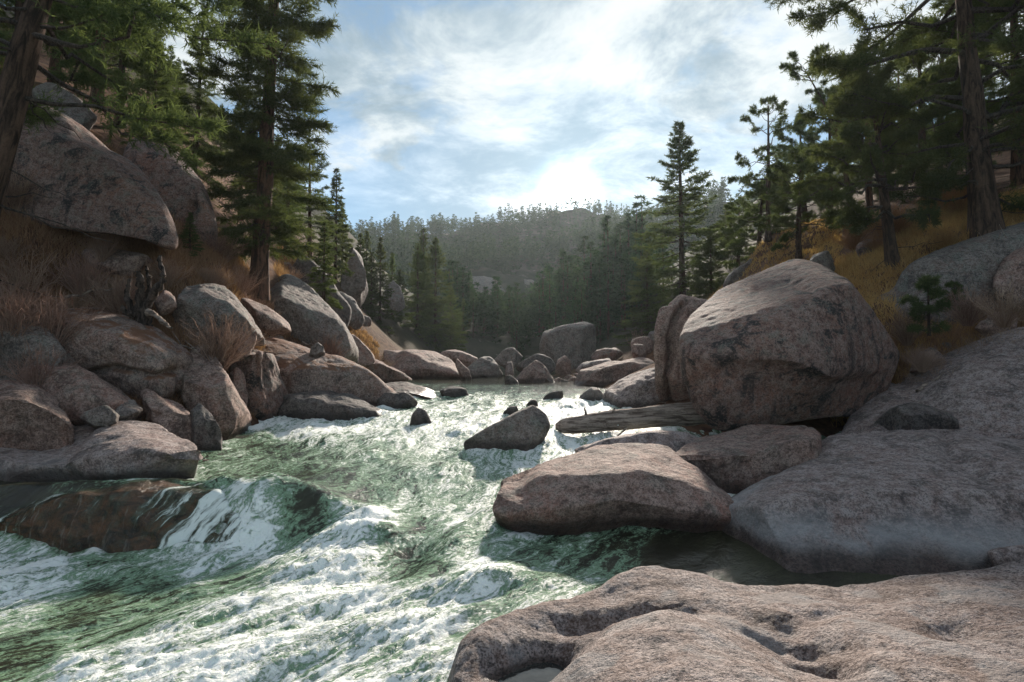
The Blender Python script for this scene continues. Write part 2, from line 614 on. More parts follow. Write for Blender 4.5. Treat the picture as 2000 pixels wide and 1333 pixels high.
# banks measured from the photograph
for a in [(505, 572, 19), (375, 350, 24), (0, 625, 12.2), (150, 595, 13.4), (330, 505, 14.6), (430, 505, 17), (0, 900, 8.9), (-150, 900, 8.7), (-150, 640, 11.5), (60, 830, 10.2), (100, 745, 11.6), (200, 770, 11.6), (300, 800, 11.2), (400, 800, 12.0), (480, 775, 13.8), (560, 770, 16), (600, 600, 26), (680, 590, 38),
          (760, 665, 45), (850, 682, 55), (920, 682, 66), (420, 690, 13.4), (300, 650, 13.0), (480, 672, 15.5), (60, 448, 13.3), (200, 482, 14.3), (300, 500, 14.6), (-100, 400, 13),
          (-300, 500, 11), (-400, 700, 8.5), (-500, 300, 14), (0, 150, 20), (200, 140, 27), (300, 200, 30), (100, 60, 32), (450, 330, 34), (540, 380, 44), (600, 420, 60), (640, 470, 85),
          (-600, 50, 28), (-300, -50, 40), (250, 60, 55), (400, 200, 70), (560, 560, 22), (640, 640, 23), (700, 690, 27), (640, 690, 19.5)]:
    gp(*a)
for a in [(1925, 443, 14.5), (1745, 508, 15.5), (1640, 490, 19.5), (1990, 405, 16), (1500, 462, 28), (1430, 552, 29), (1335, 655, 40), (1240, 676, 46),
          (1800, 672, 13.0), (1900, 648, 13.1), (1700, 600, 14), (1850, 560, 13.8), (1400, 640, 22), (1300, 700, 26), (1950, 590, 13.6), (2200, 545, 13.2), (2300, 400, 14),
          (2000, 300, 24), (1800, 385, 24), (1650, 400, 34), (1550, 415, 45), (1450, 470, 55), (2100, 150, 34), (1900, 270, 42), (1700, 330, 62), (1500, 395, 80), (1400, 470, 75), (2300, 100, 45),
          (1200, 695, 40), (1120, 702, 50), (2000, 860, 10.5), (1800, 870, 11), (2300, 830, 9.5), (1650, 840, 12.5), (2000, 700, 12.3)]:
    gp(*a)
# river bed and edges (x, y) with the depth below the water
for y, xl, xr in [(2.2, -5, 1.2), (4, -6.5, 4.5), (6, -7, 6.0), (8, -6.2, 5.5), (10, -6.2, 4.8), (12.5, -6.2, 3.2), (15, -6.9, 3.2), (18, -7.2, 3.3), (22, -7.6, 3.2), (27, -8, 3.4), (33, -7, 3.2), (40, -5, 2.0), (50, -4, 2.5), (62, -3.5, 3.0)]:
    for t in (0.12, 0.5, 0.88):
        x = xl + (xr - xl) * t
        G.append(np.array([x, y, water_z(x, y) - 0.75]))
    for x in (xl, xr):
        G.append(np.array([x, y, water_z(x, y) - 0.12]))
# the hill behind: valley foot, flank, rim, and what lies past the rim
RIM = [(-200, 380), (150, 400), (420, 440), (560, 470), (640, 478), (700, 474), (780, 466), (870, 452), (960, 441), (1040, 434), (1066, 422), (1092, 412), (1130, 412), (1158, 419), (1230, 423), (1290, 428), (1340, 425), (1400, 402), (1500, 385), (1700, 330), (2000, 260), (2300, 200)]
for px, py in RIM:
    D = 290 if px < 1330 else 200
    gp(px, py, D)
    q = P(px, py, D)
    G.append(np.array([q[0] * 1.3, q[1] * 1.3, q[2] * 0.86]))
    G.append(np.array([q[0] * 2.4, q[1] * 2.4, q[2] * 0.6]))
for px, py, D in [(700, 640, 100), (800, 655, 100), (900, 650, 100), (1000, 650, 100), (1100, 650, 100), (1200, 640, 100), (1300, 600, 100),
                  (600, 560, 140), (750, 570, 150), (900, 560, 155), (1050, 555, 155), (1200, 550, 150), (1330, 520, 130), (700, 510, 220), (850, 500, 225), (1000, 490, 225), (1100, 475, 230), (1250, 475, 215)]:
    gp(px, py, D)
for x, y, z in [(-60, 5, 30), (60, 5, 28), (-40, -30, 22), (45, -30, 22), (0, -30, 0), (-300, 60, 80), (300, 60, 75), (-15, 2, 7), (14, 2, 5.5), (0, 900, 20), (-900, 900, 40), (900, 900, 40), (8, 6, 2.2), (7, 3.0, 2.0)]:
    G.append(np.array([x, y, z]))
gfun = rbf_fit(np.array(G))


def ground_z(x, y):
    x = np.asarray(x, float)
    y = np.asarray(y, float)
    z = gfun(x, y)
    q = np.stack([np.ravel(x), np.ravel(y), np.zeros(x.size)], 1)
    far = sstep(30, 120, np.ravel(np.hypot(x, y)))
    n = fbm(q * 0.7, 4) * 0.10 * (1 - far) + fbm(q * 0.045, 5) * 4.0 * far
    return z + n.reshape(z.shape)


def build_ground():
    na, nd = 340, 330
    az = np.linspace(-1.42, 1.42, na)
    D = np.concatenate([np.geomspace(1.8, 420, nd - 12), np.geomspace(460, 3000, 12)])
    A, DD = np.meshgrid(az, D)
    X = DD * np.sin(A)
    Y = DD * np.cos(A)
    Z = ground_z(X, Y)
    far = sstep(500, 1500, DD)
    Z = Z * (1 - far) + 10 * far
    V = np.stack([X, Y, Z], -1).reshape(-1, 3)
    idx = np.arange(na * nd).reshape(nd, na)
    F = np.stack([idx[:-1, :-1], idx[:-1, 1:], idx[1:, 1:], idx[1:, :-1]], -1).reshape(-1, 4)
    # behind the camera
    me = mk_mesh('ground', V, F)
    obj('ground', me, M['ground'], kind='structure')
    s = np.array([[-60, -40, 8], [60, -40, 8], [60, 1.5, 8], [-60, 1.5, 8]], float)


build_ground()

# ------------------------------------------------------------------ the river
FOAM = [(700, 1050, 1), (640, 1085, 1.0), (740, 1035, .95), (900, 1080, .62), (950, 1130, .8), (700, 1160, .8), (500, 1200, .75), (300, 1290, .85), (800, 1250, .82), (720, 1230, .8), (620, 1260, .78), (420, 1310, .82), (850, 1320, .7),
        (150, 1325, .72), (560, 1310, .75), (880, 1010, .62), (600, 1140, .85), (900, 950, .52), (1000, 890, .62), (850, 830, .66), (600, 835, .8), (500, 820, .9),
        (950, 790, .52), (1150, 800, .82), (1220, 792, .8), (1110, 870, .75), (1050, 895, .75), (720, 870, .55), (800, 900, .48), (450, 872, .35), (700, 830, .7), (520, 800, .85),
        (620, 930, .20), (500, 950, .14), (350, 970, .2), (700, 985, .22), (600, 1000, .14), (560, 1020, .14), (780, 1075, .22), (820, 1040, .26), (810, 1115, .28), (300, 1135, .22), (150, 1200, .2),
        (450, 1130, .28), (60, 1290, .22), (1100, 1060, .40), (1200, 1080, .26), (1400, 1105, 0), (1800, 1120, 0), (1300, 1090, .08), (560, 885, .32), (420, 850, .05), (1000, 745, .0), (1200, 752, 0),
        (1250, 742, 0), (900, 760, .25), (980, 845, .66), (30, 1140, .95), (80, 1128, .7), (1000, 1180, .55), (940, 1240, .55), (1050, 1000, .62), (960, 1040, .62), (200, 985, .18), (250, 955, .45), (330, 935, .45), (50, 975, .1),
        (1060, 775, .35), (1100, 765, .2), (820, 770, .3), (780, 790, .62), (850, 1180, .7), (400, 1260, .6), (260, 1230, .36), (1040, 1110, .5), (700, 1300, .7), (400, 905, .45), (450, 915, .35), (640, 960, .25), (780, 940, .4),
        (1000, 960, .6), (900, 1300, .6), (650, 1220, .72), (1020, 735, 0), (950, 738, 0), (1130, 780, .5), (200, 1150, .15), (1120, 905, .6), (1150, 840, .75)]
FOAM += [(520, 1020, .75), (505, 1045, .85), (470, 1062, .7), (540, 1035, .6), (300, 1112, .6), (60, 1135, .85), (110, 1130, .7), (200, 1132, .55), (400, 1086, .65)]
FP = np.array([[*Wp(a, b)[:2], c] for a, b, c in FOAM])


def foam_at(x, y):
    u = np.stack([np.ravel(x) / np.ravel(y) * 2.2, np.log(np.ravel(y)) * 1.7], 1)
    c = np.stack([FP[:, 0] / FP[:, 1] * 2.2, np.log(FP[:, 1]) * 1.7], 1)
    out = np.empty(len(u))
    for s in range(0, len(u), 20000):
        d2 = ((u[s:s + 20000, None] - c[None]) ** 2).sum(2) + 2e-3
        w = d2 ** -1.7
        out[s:s + 20000] = (w * FP[:, 2]).sum(1) / w.sum(1)
    return out.reshape(np.shape(x))


CY = np.array([[2, -7.0], [4, -4.6], [6, -2.6], [8, -1.3], [10, -1.0], [13, -.9], [16, -.6], [22, .2], [30, .6], [80, 1.0]])


def bumpg(x, y, px, py, rx, ry, ang=0.0):
    c = Wp(px, py)
    dx, dy = x - c[0], y - c[1]
    ca, sa = math.cos(ang), math.sin(ang)
    a = (dx * ca + dy * sa) / rx
    b = (-dx * sa + dy * ca) / ry
    return np.exp(-(a * a + b * b))


def surface(x, y):
    """height, foam, flow coordinates of the water"""
    sh = x.shape
    f = foam_at(x, y)
    t = x - np.interp(y, CY[:, 0], CY[:, 1])
    z = water_z(x, y)
    near = sstep(24, 15, y)
    q = np.stack([np.ravel(t) * 0.9, np.ravel(y) * 0.75, np.zeros(x.size)], 1)
    qs = np.stack([np.ravel(t) * 2.1, np.ravel(y) * 0.8, np.full(x.size, 5.0)], 1)
    n1 = fbm(q, 3).reshape(sh)
    n2 = fbm(qs, 3).reshape(sh)
    qq = np.stack([np.ravel(x), np.ravel(y), np.ravel(z) * 0], 1)
    ql = np.stack([np.ravel(t), np.ravel(y) * .55, 0 * np.ravel(y)], 1)
    n3 = fbm(ql * 5.5, 4, 0.62).reshape(sh)
    n4 = fbm(ql * 4.4 + 9, 5, 0.6, ridged=True).reshape(sh)
    rough = 0.15 + 0.85 * sstep(0.15, 0.6, f)
    still = sstep(0.8, 2.6, x) * sstep(7.6, 6.8, y)          # the backwater behind the front rock
    z = z + near * (1 - .35 * still) * (0.085 * n1 + 0.05 * n2) * (0.35 + 0.65 * rough)
    n6 = fbm(qq * 8.5 + 4, 3, 0.6).reshape(sh)
    z = z + near * (0.010 * n3 + 0.009 * n4 + 0.010 * n6) * sstep(0.25, 0.75, f)
    z = z + near * 0.018 * np.maximum(n4 - 0.35, 0) * sstep(0.5, 0.9, f)
    # tongue, hole and breaking pile below the sunken rock
    z = z + 0.14 * bumpg(x, y, 560, 975, 1.1, .45)
    z = z + 0.15 * bumpg(x, y, 230, 965, 2.2, .28)
    z = z + 0.10 * bumpg(x, y, 0, 1040, 1.0, .5) * -1
    z = z + 0.16 * bumpg(x, y, 515, 1010, .35, .35)
    z = z - 0.16 * bumpg(x, y, 610, 1035, .75, .30, .15)
    z = z + 0.20 * bumpg(x, y, 700, 1062, .65, .26, .25)
    z = z + 0.10 * bumpg(x, y, 620, 1105, .6, .30, .1)
    z = z - 0.12 * bumpg(x, y, 790, 1100, .28, .75, -.45)
    z = z + 0.10 * bumpg(x, y, 880, 1080, .25, .8, -.45)
    z = z + 0.10 * bumpg(x, y, 960, 1150, .8, .25, .2)
    z = z + 0.10 * bumpg(x, y, 480, 1190, 1.2, .22, .35)
    z = z + 0.08 * bumpg(x, y, 800, 1230, .9, .2, .3)
    # stair of small drops in the rapid upstream
    for py, px0, h in ((812, 600, .10), (790, 1130, .08), (850, 900, .06), (770, 900, .05)):
        c = Wp(px0, py)
        z = z + h * np.exp(-((y - c[1] + 0.25 * np.sin(x * 1.3)) / 0.5) ** 2) * np.exp(-((x - c[0]) / 3.0) ** 2)
    return z, f, t


def build_water():
    nr, nc = 640, 520
    D = np.geomspace(2.3, 72, nr)
    u = np.linspace(0, 1, nc)
    xl = np.maximum(-1.3 * D - 0.5, -12.5)
    xr = np.minimum(1.25 * D + 0.5, 8.0)
    X = xl[:, None] + (xr - xl)[:, None] * u[None]
    Y = np.repeat(D[:, None], nc, 1)
    Z, f, t = surface(X, Y)
    # broken water along the waterline of the rocks
    if WATERLINE:
        wl = np.concatenate(WATERLINE)
        cs = .06
        gx, gy = int(22 / cs), int(30 / cs)
        h = np.zeros((gy, gx))
        ix = ((wl[:, 0] + 13) / cs).astype(int)
        iy = (wl[:, 1] / cs).astype(int)
        ok = (ix >= 0) & (ix < gx) & (iy >= 0) & (iy < gy)
        h[iy[ok], ix[ok]] = 1
        for _ in range(5):
            h = (h + np.roll(h, 1, 0) + np.roll(h, -1, 0) + np.roll(h, 1, 1) + np.roll(h, -1, 1)) / 5
        h = np.clip(h * 3.0, 0, 1)
        jx = np.clip(((X + 13) / cs).astype(int), 0, gx - 1)
        jy = np.clip((Y / cs).astype(int), 0, gy - 1)
        col = h[jy, jx] * sstep(.12, .35, f) * (Y < 29)
        col = col * sstep(-.2, .5, pnoise(np.stack([X.ravel() * 2.2, Y.ravel() * 2.2, 0 * X.ravel()], 1))).reshape(X.shape)
        f = np.clip(f + .36 * col, 0, 1.05)
        Z = Z + .03 * col
    # break up the grid a little where the water is wild
    V = np.stack([X, Y, Z], -1).reshape(-1, 3)
    idx = np.arange(nr * nc).reshape(nr, nc)
    F = np.stack([idx[:-1, :-1], idx[:-1, 1:], idx[1:, 1:], idx[1:, :-1]], -1).reshape(-1, 4)
    flow = np.stack([t, Y, np.zeros_like(t)], -1).reshape(-1, 3)
    me = mk_mesh('river_water', V, F, attrs={'foam': f.ravel(), 'flow': flow})
    obj('river_water', me, M['water'], kind='structure')


# ------------------------------------------------------------------ rocks
_ico = {}
WATERLINE = []


def ico(level):
    if level not in _ico:
        bm = bmesh.new()
        bmesh.ops.create_icosphere(bm, subdivisions=level, radius=1.0)
        V = np.array([v.co[:] for v in bm.verts])
        F = np.array([[v.index for v in f.verts] for f in bm.faces], dtype=np.int32)
        E = np.array([[e.verts[0].index, e.verts[1].index] for e in bm.edges], dtype=np.int32)
        bm.free()
        deg = np.bincount(E.ravel(), minlength=len(V)).astype(float)
        _ico[level] = (nrm(V), F, E, deg)
    return _ico[level]


def lap(V, E, deg, it, lam=0.6):
    n = len(V)
    for _ in range(it):
        S = np.empty_like(V)
        for c in range(3):
            S[:, c] = np.bincount(E[:, 0], V[E[:, 1], c], n) + np.bincount(E[:, 1], V[E[:, 0], c], n)
        V = V + lam * (S / deg[:, None] - V)
    return V


def vnormals(V, F):
    fn = np.cross(V[F[:, 1]] - V[F[:, 0]], V[F[:, 2]] - V[F[:, 0]])
    N = np.zeros_like(V)
    for c in range(3):
        N[:, c] = sum(np.bincount(F[:, j], fn[:, c], len(V)) for j in range(3))
    return nrm(N)


def hull_planes(pts):
    bm = bmesh.new()
    for p in pts:
        bm.verts.new(p)
    r = bmesh.ops.convex_hull(bm, input=bm.verts[:])
    bm.normal_update()
    pl = []
    for f in bm.faces:
        if f.calc_area() > 1e-9:
            n = np.array(f.normal[:])
            pl.append((*n, n @ np.array(f.verts[0].co[:])))
    bm.free()
    return np.array(pl)


def rock_mesh(pts, level=6, smooth=8, amp=0.035, seed=0, dents=(), grooves=(), wetline=True, pale=None, fine=1.0, chop=None, joints=2):
    """a boulder through the given corner points: rounded hull, then lumps, chips and grain"""
    pts = np.asarray(pts, float)
    lo, hi = pts.min(0), pts.max(0)
    size = np.maximum(hi - lo, 0.05)
    c0 = (lo + hi) / 2
    q = (pts - c0) / size * 2
    q = q + np.random.default_rng(seed).normal(size=q.shape) * 1e-4
    pl = hull_planes(q)
    cen = np.zeros(3)
    dist = pl[:, 3] - pl[:, :3] @ cen
    if dist.min() <= 0.02:
        cen = q.mean(0)
        dist = pl[:, 3] - pl[:, :3] @ cen
    dist = np.maximum(dist, 0.02)
    V, F, E, deg = ico(level)
    cosn = V @ pl[:, :3].T
    r = np.where(cosn > 1e-4, dist[None] / np.maximum(cosn, 1e-4), 1e9).min(1)
    W = (cen + V * r[:, None]) * size / 2 + c0
    if level == 7 and fine == 1.0:
        fine = .6
    if chop is None:
        chop = 15 if smooth < 9 else (6 if smooth < 16 else 3)
    rc = np.random.default_rng(seed + 7)
    for _ in range(chop):
        n_ = rc.normal(size=3) * np.array([1, 1, .8]) + np.array([0, -.25, .25])
        n_ /= np.linalg.norm(n_)
        hh = ((W - c0) / size * 2) @ n_
        lim = hh.max() * rc.uniform(.74, .93)
        W = W - (np.maximum(hh - lim, 0)[:, None] * n_) * size / 2
    W = lap(W, E, deg, smooth)
    S = float(np.cbrt(np.prod(size)))
    N = vnormals(W, F)
    so = np.random.default_rng(seed + 99).uniform(-50, 50, 3)
    L = W + so
    d = amp * S * fbm(L * (1.3 / S), 3)
    d += 0.5 * amp * S * np.minimum(fbm(L * (3.1 / S) + 7, 3, ridged=True), 0.2)
    d += fine * 0.009 * np.minimum(S, 2.0) * fbm(L * 3.6, 5, 0.6)
    d -= fine * 0.02 * np.minimum(S, 1.6) * np.maximum(fbm(L * (1.1 + 1.2 / S) + 31, 3, ridged=True) - .75, 0)
    if level >= 6 and joints:
        jr = np.random.default_rng(seed + 321)
        edge = 2.2 * S / 2 ** (level - 1)
        for _ in range(joints):
            jn = jr.normal(size=3) * np.array([1, .6, 1])
            jn /= np.linalg.norm(jn)
            off = jr.uniform(-.28, .28) * (np.abs(jn) @ size)
            sdj = (W - c0) @ jn - off + .05 * S * pnoise(L * (1.5 / S) + 5) + .012 * S * pnoise(L * (7 / S))
            d += jr.choice([-1, 1]) * jr.uniform(.012, .030) * S * sstep(-edge, edge, sdj)
            d -= jr.uniform(.012, .022) * S * np.exp(-(sdj / max(edge, .012 * S)) ** 2)
    for (px, py, rad, dep) in dents:
        rel = W - CAM
        sx = 1000 + FPX * rel[:, 0] / (rel @ FWD)
        sy = 666.5 - FPX * (rel @ UP) / (rel @ FWD)
        facing = (N * rel).sum(1) < 0.2 * np.linalg.norm(rel, axis=1)
        w = np.exp(-(((sx - px) ** 2 + (sy - py) ** 2) / rad ** 2))
        d -= dep * w * facing
    for (poly, wid, dep) in grooves:
        rel = W - CAM
        sx = 1000 + FPX * rel[:, 0] / (rel @ FWD)
        sy = 666.5 - FPX * (rel @ UP) / (rel @ FWD)
        jit = 3.0 * pnoise(L * 3.0)
        best = np.full(len(W), 1e9)
        for (ax, ay), (bx, by) in zip(poly[:-1], poly[1:]):
            ux, uy = bx - ax, by - ay
            t = np.clip(((sx - ax) * ux + (sy - ay) * uy) / (ux * ux + uy * uy), 0, 1)
            best = np.minimum(best, np.hypot(sx - ax - t * ux, sy - ay - t * uy))
        facing = (N * rel).sum(1) < 0.1 * np.linalg.norm(rel, axis=1)
        d -= dep * np.exp(-((best + jit) / wid) ** 2) * facing
    W = W + N * d[:, None]
    attrs = {}
    wz = water_z(W[:, 0], W[:, 1])
    hgt = W[:, 2] - wz
    if wetline:
        WATERLINE.append(W[np.abs(hgt) < .10][:, :2])
    wob = 0.06 * pnoise(L * 2.5)
    attrs['wet'] = sstep(0.27, 0.10, hgt + wob) if wetline else np.zeros(len(W))
    if pale is not None:
        a, b = pale
        attrs['pale'] = sstep(a - .1, a + .1, hgt + wob) * sstep(b + .25, b - .1, hgt + wob)
    return W, F, attrs


ROCK_N = 0


def rock_obj(name, label, cat, pts, mat='pink', group=None, **kw):
    global ROCK_N
    ROCK_N += 1
    kw.setdefault('seed', ROCK_N)
    W, F, attrs = rock_mesh(pts, **kw)
    base = np.array([W[:, 0].mean(), W[:, 1].mean(), W[:, 2].min()])
    me = mk_mesh(name, W - base, F, attrs=attrs)
    return obj(name, me, M[mat], loc=base, label=label, cat=cat, group=group)


def from_outline(sil, D, T, sink=0.3, seed=0, front=0.88, tilt=0.55, jit=0.12, fshift=0.06, ridge=None, under=0.12):
    """corner points of a boulder D metres off and T metres thick with the given outline; ridge is the edge between its top and its front face"""
    r = np.random.default_rng(seed + 500)
    s = np.array(sil, float)
    c = (s.min(0) + s.max(0)) / 2
    s = c + (s - c) * 1.035
    ymin, ymax = s[:, 1].min(), s[:, 1].max()
    rel = (ymax - s[:, 1]) / max(ymax - ymin, 1)
    pts = []
    if ridge is not None:
        rd = np.array(ridge, float)
        o = np.argsort(rd[:, 0])
        ry = np.interp(s[:, 0], rd[o, 0], rd[o, 1])
        up = np.maximum(ry - s[:, 1], 0)
        dn = np.maximum(s[:, 1] - ry, 0)
        for (px, py), u, w, h in zip(s, up / max(up.max(), 1), dn / max(dn.max(), 1), rel):
            d = D + T * (u + (under * w if u == 0 else 0) + r.uniform(-jit, jit) * .3)
            p = P(px, py, d)
            pts.append(p)
            if u > 0.05:
                pts.append(p - np.array([0, 0, .35 + .25 * T]))
            if h < 0.25:
                pts.append(p - np.array([0, 0, sink]))
                pts.append(p + np.array([0, T * .8, -sink]))
        for px, py in rd:
            pts.append(P(px, py, D + T * r.uniform(-.03, .05)))
        return pts
    for (px, py), h in zip(s, rel):
        d = D + T * (0.10 + tilt * h + r.uniform(-jit, jit))
        p = P(px, py, d)
        pts.append(p)
        if h < 0.22:
            pts.append(p - np.array([0, 0, sink]))
    cf = c + np.array([0, fshift * (ymax - ymin)])
    for (px, py), h in zip(s, rel):
        k = front + r.uniform(-.08, .08)
        pts.append(P(cf[0] + (px - cf[0]) * k, cf[1] + (py - cf[1]) * k, D + T * (0.02 + 0.25 * h * tilt + r.uniform(0, jit))))
        k = 0.86 + r.uniform(-.10, .05)
        q = P(c[0] + (px - c[0]) * k, c[1] + (py - c[1]) * k, D + T * (1.0 + r.uniform(-jit, jit)))
        pts.append(q - np.array([0, 0, sink * 0.6]))
    return pts


RIDGES = {
    'wide pale wet slab': [(-120, 918), (100, 908), (230, 925), (330, 890), (400, 870)],
    'dark boulder with a broken pink top': [(-120, 800), (0, 782), (60, 776), (110, 790), (132, 806)],
    'angular boulder with a black': [(84, 746), (129, 740), (165, 740), (200, 760)],
    'lichen green boulder under': [(-120, 655), (0, 648), (80, 635), (100, 650)],
    'large ledge slab': [(100, 640), (144, 652), (240, 660), (300, 682), (335, 706), (352, 725)],
    'square fractured block': [(440, 697), (485, 693), (505, 690), (542, 697)],
    'long striated granite ramp': [(495, 722), (560, 740), (610, 750), (650, 745), (745, 753)],
    'rounded boulder half hidden': [(338, 580), (400, 572), (450, 592), (476, 618)],
    'great grey sloping boulder': [(512, 575), (560, 575), (620, 602), (665, 650)],
    'grey tilted slab at the waterline': [(265, 785), (300, 790), (350, 815), (382, 826)],
    'rounded brown boulder with a flat crown': [(1308, 893), (1400, 880), (1500, 868), (1595, 858)],
    'low pointed boulder': [(963, 972), (1050, 950), (1150, 940), (1250, 935), (1350, 962), (1415, 992)],
    'broad smooth slab': [(1375, 1030), (1470, 985), (1570, 955), (1700, 940), (1900, 945), (2300, 950)],
    'broad peaked boulder': [(745, 700), (800, 698), (850, 712), (915, 735)],
    'long black flat topped': [(552, 781), (600, 777), (700, 783), (735, 792)],
    'low grey slab in the river': [(690, 768), (780, 764), (862, 771)],
    'long dark slab dipping': [(1115, 738), (1160, 728), (1230, 712), (1284, 700)],
    'small dark square block': [(1755, 800), (1800, 798), (1850, 805), (1878, 814)],
    'long low boulder lying': [(688, 708), (740, 712), (795, 733)],
    'thin slab lying on the slope': [(472, 590), (510, 608), (545, 626)],
    'smooth sloping boulder wedged': [(342, 722), (380, 738), (420, 748), (455, 768)],
}
UNDER = {'low pointed boulder': .3, 'broad smooth slab': -.30, 'wide pale wet slab': .2, 'long black flat': .05}


def outline_rock(name, label, cat, sil, D, T, mat='pink', sink=0.3, group=None, front=0.88, tilt=0.55, jit=0.12, fshift=0.06, **kw):
    sd = kw.get('seed', ROCK_N + 1)
    rd = next((v for k, v in RIDGES.items() if label.startswith(k)), None)
    un = next((v for k, v in UNDER.items() if label.startswith(k)), .12)
    if rd is not None:
        kw['smooth'] = max(2, int(kw.get('smooth', 6) * .6))
    return rock_obj(name, label, cat, from_outline(sil, D, T, sink, sd, front, tilt, jit, fshift, rd, un), mat, group, **kw)


# --- the great tilted boulder and its neighbours
hero = [P(*a) for a in [
    (1318, 655, 11.2), (1345, 690, 10.6), (1440, 662, 10.45), (1530, 612, 10.6), (1620, 562, 10.9), (1665, 552, 11.2), (1702, 600, 11.5), (1764, 690, 11.9), (1757, 722, 11.8),
    (1525, 700, 10.0), (1590, 716, 10.05), (1645, 744, 10.2), (1345, 612, 12.6), (1400, 563, 14.4), (1545, 500, 15.4), (1592, 507, 15.2), (1655, 543, 13.0),
    (1318, 720, 11.2), (1345, 800, 11.0), (1388, 850, 11.0), (1600, 838, 11.1), (1725, 828, 12.0), (1728, 760, 11.8), (1420, 780, 10.5), (1560, 800, 10.6),
    (1420, 640, 15.4), (1600, 580, 15.8), (1720, 700, 14.6), (1420, 800, 15.0), (1700, 800, 14.8)]]
rock_obj('boulder', 'huge tilted blocky granite boulder perched on the river slabs, lit on its sloping top', 'boulder', hero, 'red', level=7, smooth=13, amp=0.010, fine=.5, chop=0, joints=0,
         dents=[(1500, 740, 55, .28), (1600, 790, 90, .22), (1430, 745, 50, .15), (1690, 780, 50, .2)],
         grooves=[([(1520, 670), (1530, 720), (1575, 745), (1640, 770), (1735, 735)], 9, .04), ([(1480, 560), (1540, 548), (1585, 565)], 7, .06), ([(1345, 760), (1420, 720)], 9, .06)])
outline_rock('boulder', 'tall upright boulder split by a vertical crack, wedged behind the huge tilted boulder', 'boulder',
             [(1279, 650), (1288, 605), (1326, 569), (1392, 580), (1440, 620), (1440, 700), (1400, 775), (1345, 783), (1292, 785), (1279, 740)], 14.6, 2.2, 'pink', 0.3, tilt=0.25, level=7, smooth=12, amp=0.018,
             grooves=[([(1345, 580), (1318, 620), (1308, 665), (1312, 700), (1303, 740), (1308, 785)], 6, .32)])
outline_rock('boulder', 'rounded brown boulder with a flat crown, lodged between two slabs under the huge tilted boulder', 'boulder',
             [(1303, 885), (1360, 850), (1480, 824), (1580, 826), (1600, 848), (1600, 925), (1560, 952), (1440, 994), (1400, 975), (1310, 905)], 8.3, 2.2, 'pink', .9, front=0.8, level=7, smooth=26, amp=0.02, seed=3,
             dents=[(1480, 850, 40, .05)])
outline_rock('boulder', 'low pointed boulder dark and wet at its foot, reaching into the white water', 'boulder',
             [(960, 975), (985, 935), (1060, 903), (1150, 878), (1230, 852), (1275, 856), (1312, 900), (1415, 965), (1450, 1000), (1350, 1066), (1200, 1062), (1050, 1034), (966, 998)], 7.0, 2.4, 'pink', 0.35, front=0.78, tilt=0.7, level=7, smooth=22, amp=0.022,
             dents=[(1010, 935, 35, .10), (1230, 1010, 90, .12)], fine=.55, joints=0, chop=3)
outline_rock('ledge', 'pale flat ledge beside the stranded log', 'ledge',
             [(1100, 885), (1180, 858), (1260, 843), (1370, 836), (1420, 870), (1300, 892), (1200, 905)], 9.6, 1.8, 'pale', 0.4, tilt=0.7, level=6, smooth=8, amp=0.02)
outline_rock('slab', 'broad smooth slab with a bluish, bleached and sky-reflecting band, sloping into the dark backwater', 'slab',
             [(1320, 1058), (1430, 1005), (1555, 940), (1622, 885), (1612, 860), (1645, 842), (1800, 846), (2000, 862), (2300, 905), (2300, 1120), (2000, 1116), (1900, 1126), (1700, 1132), (1550, 1116), (1390, 1084)], 6.65, 2.8, 'pale', 0.5,
             front=0.85, tilt=0.86, level=7, smooth=22, amp=0.024, seed=21, joints=0, chop=1, pale=(0.16, 0.34), dents=[(1700, 1050, 180, .16), (1850, 1000, 90, .10), (1500, 1060, 70, .10)], grooves=[([(1840, 838), (1850, 880), (1930, 930), (2010, 950)], 10, .07), ([(1560, 1010), (1700, 1000), (1790, 1040)], 8, .04)], fine=.55)  # band colour holds both bleached stone and a painted sky reflection
outline_rock('stone', 'small pale stone at the end of the dark backwater', 'stone', [(1925, 1075), (1960, 1068), (2040, 1062), (2040, 1108), (1950, 1105)], 5.7, .5, 'pale', .2, level=5, smooth=4)
outline_rock('stone', 'cobble stuck in the cleft between the lodged boulder and the smooth slab', 'stone', [(1523, 952), (1540, 945), (1556, 952), (1552, 968), (1530, 972)], 8.3, .3, 'grey', .05, level=4, smooth=1)
outline_rock('block', 'small dark square block standing on the pale granite apron', 'block',
             [(1752, 790), (1768, 783), (1850, 792), (1880, 812), (1855, 838), (1800, 834), (1752, 832)], 9.85, .9, 'dark', .1, front=.82, tilt=.4, level=6, smooth=3, amp=.03)
outline_rock('stone', 'reddish wedge of stone lying on the granite apron', 'stone', [(1770, 728), (1795, 690), (1822, 679), (1845, 690), (1850, 708), (1800, 722)], 11.9, .8, 'pink', .1, level=5, smooth=2, amp=.05)
apron = [P(*a) for a in [(1690, 770, 12.6), (1740, 742, 13), (1830, 694, 12.8), (1990, 636, 12.3), (2300, 560, 11.5), (1640, 850, 10.9), (1700, 846, 10.4), (1800, 846, 9.9), (2000, 852, 9.3), (2300, 870, 8.7), (2500, 800, 9), (1900, 735, 10.9), (2100, 720, 10.3)]]
apron += [p - np.array([0, 0, 1.3]) for p in apron]
rock_obj('slab', 'wide pale granite apron sloping down behind the small dark block', 'slab', apron, 'pale', level=7, smooth=14, amp=.012, chop=0, joints=1, dents=[(1830, 800, 40, .06)],
         grooves=[([(1745, 745), (1850, 735), (2000, 736)], 5, .06)])
outline_rock('slab', 'dark grey whaleback slab below the big pine', 'slab',
             [(1690, 600), (1700, 570), (1780, 520), (1900, 475), (2010, 440), (2200, 420), (2200, 560), (1990, 580), (1850, 615), (1720, 640)], 12.9, 3.0, 'grey', .5, front=.85, tilt=.75, level=6, smooth=8, amp=.015)
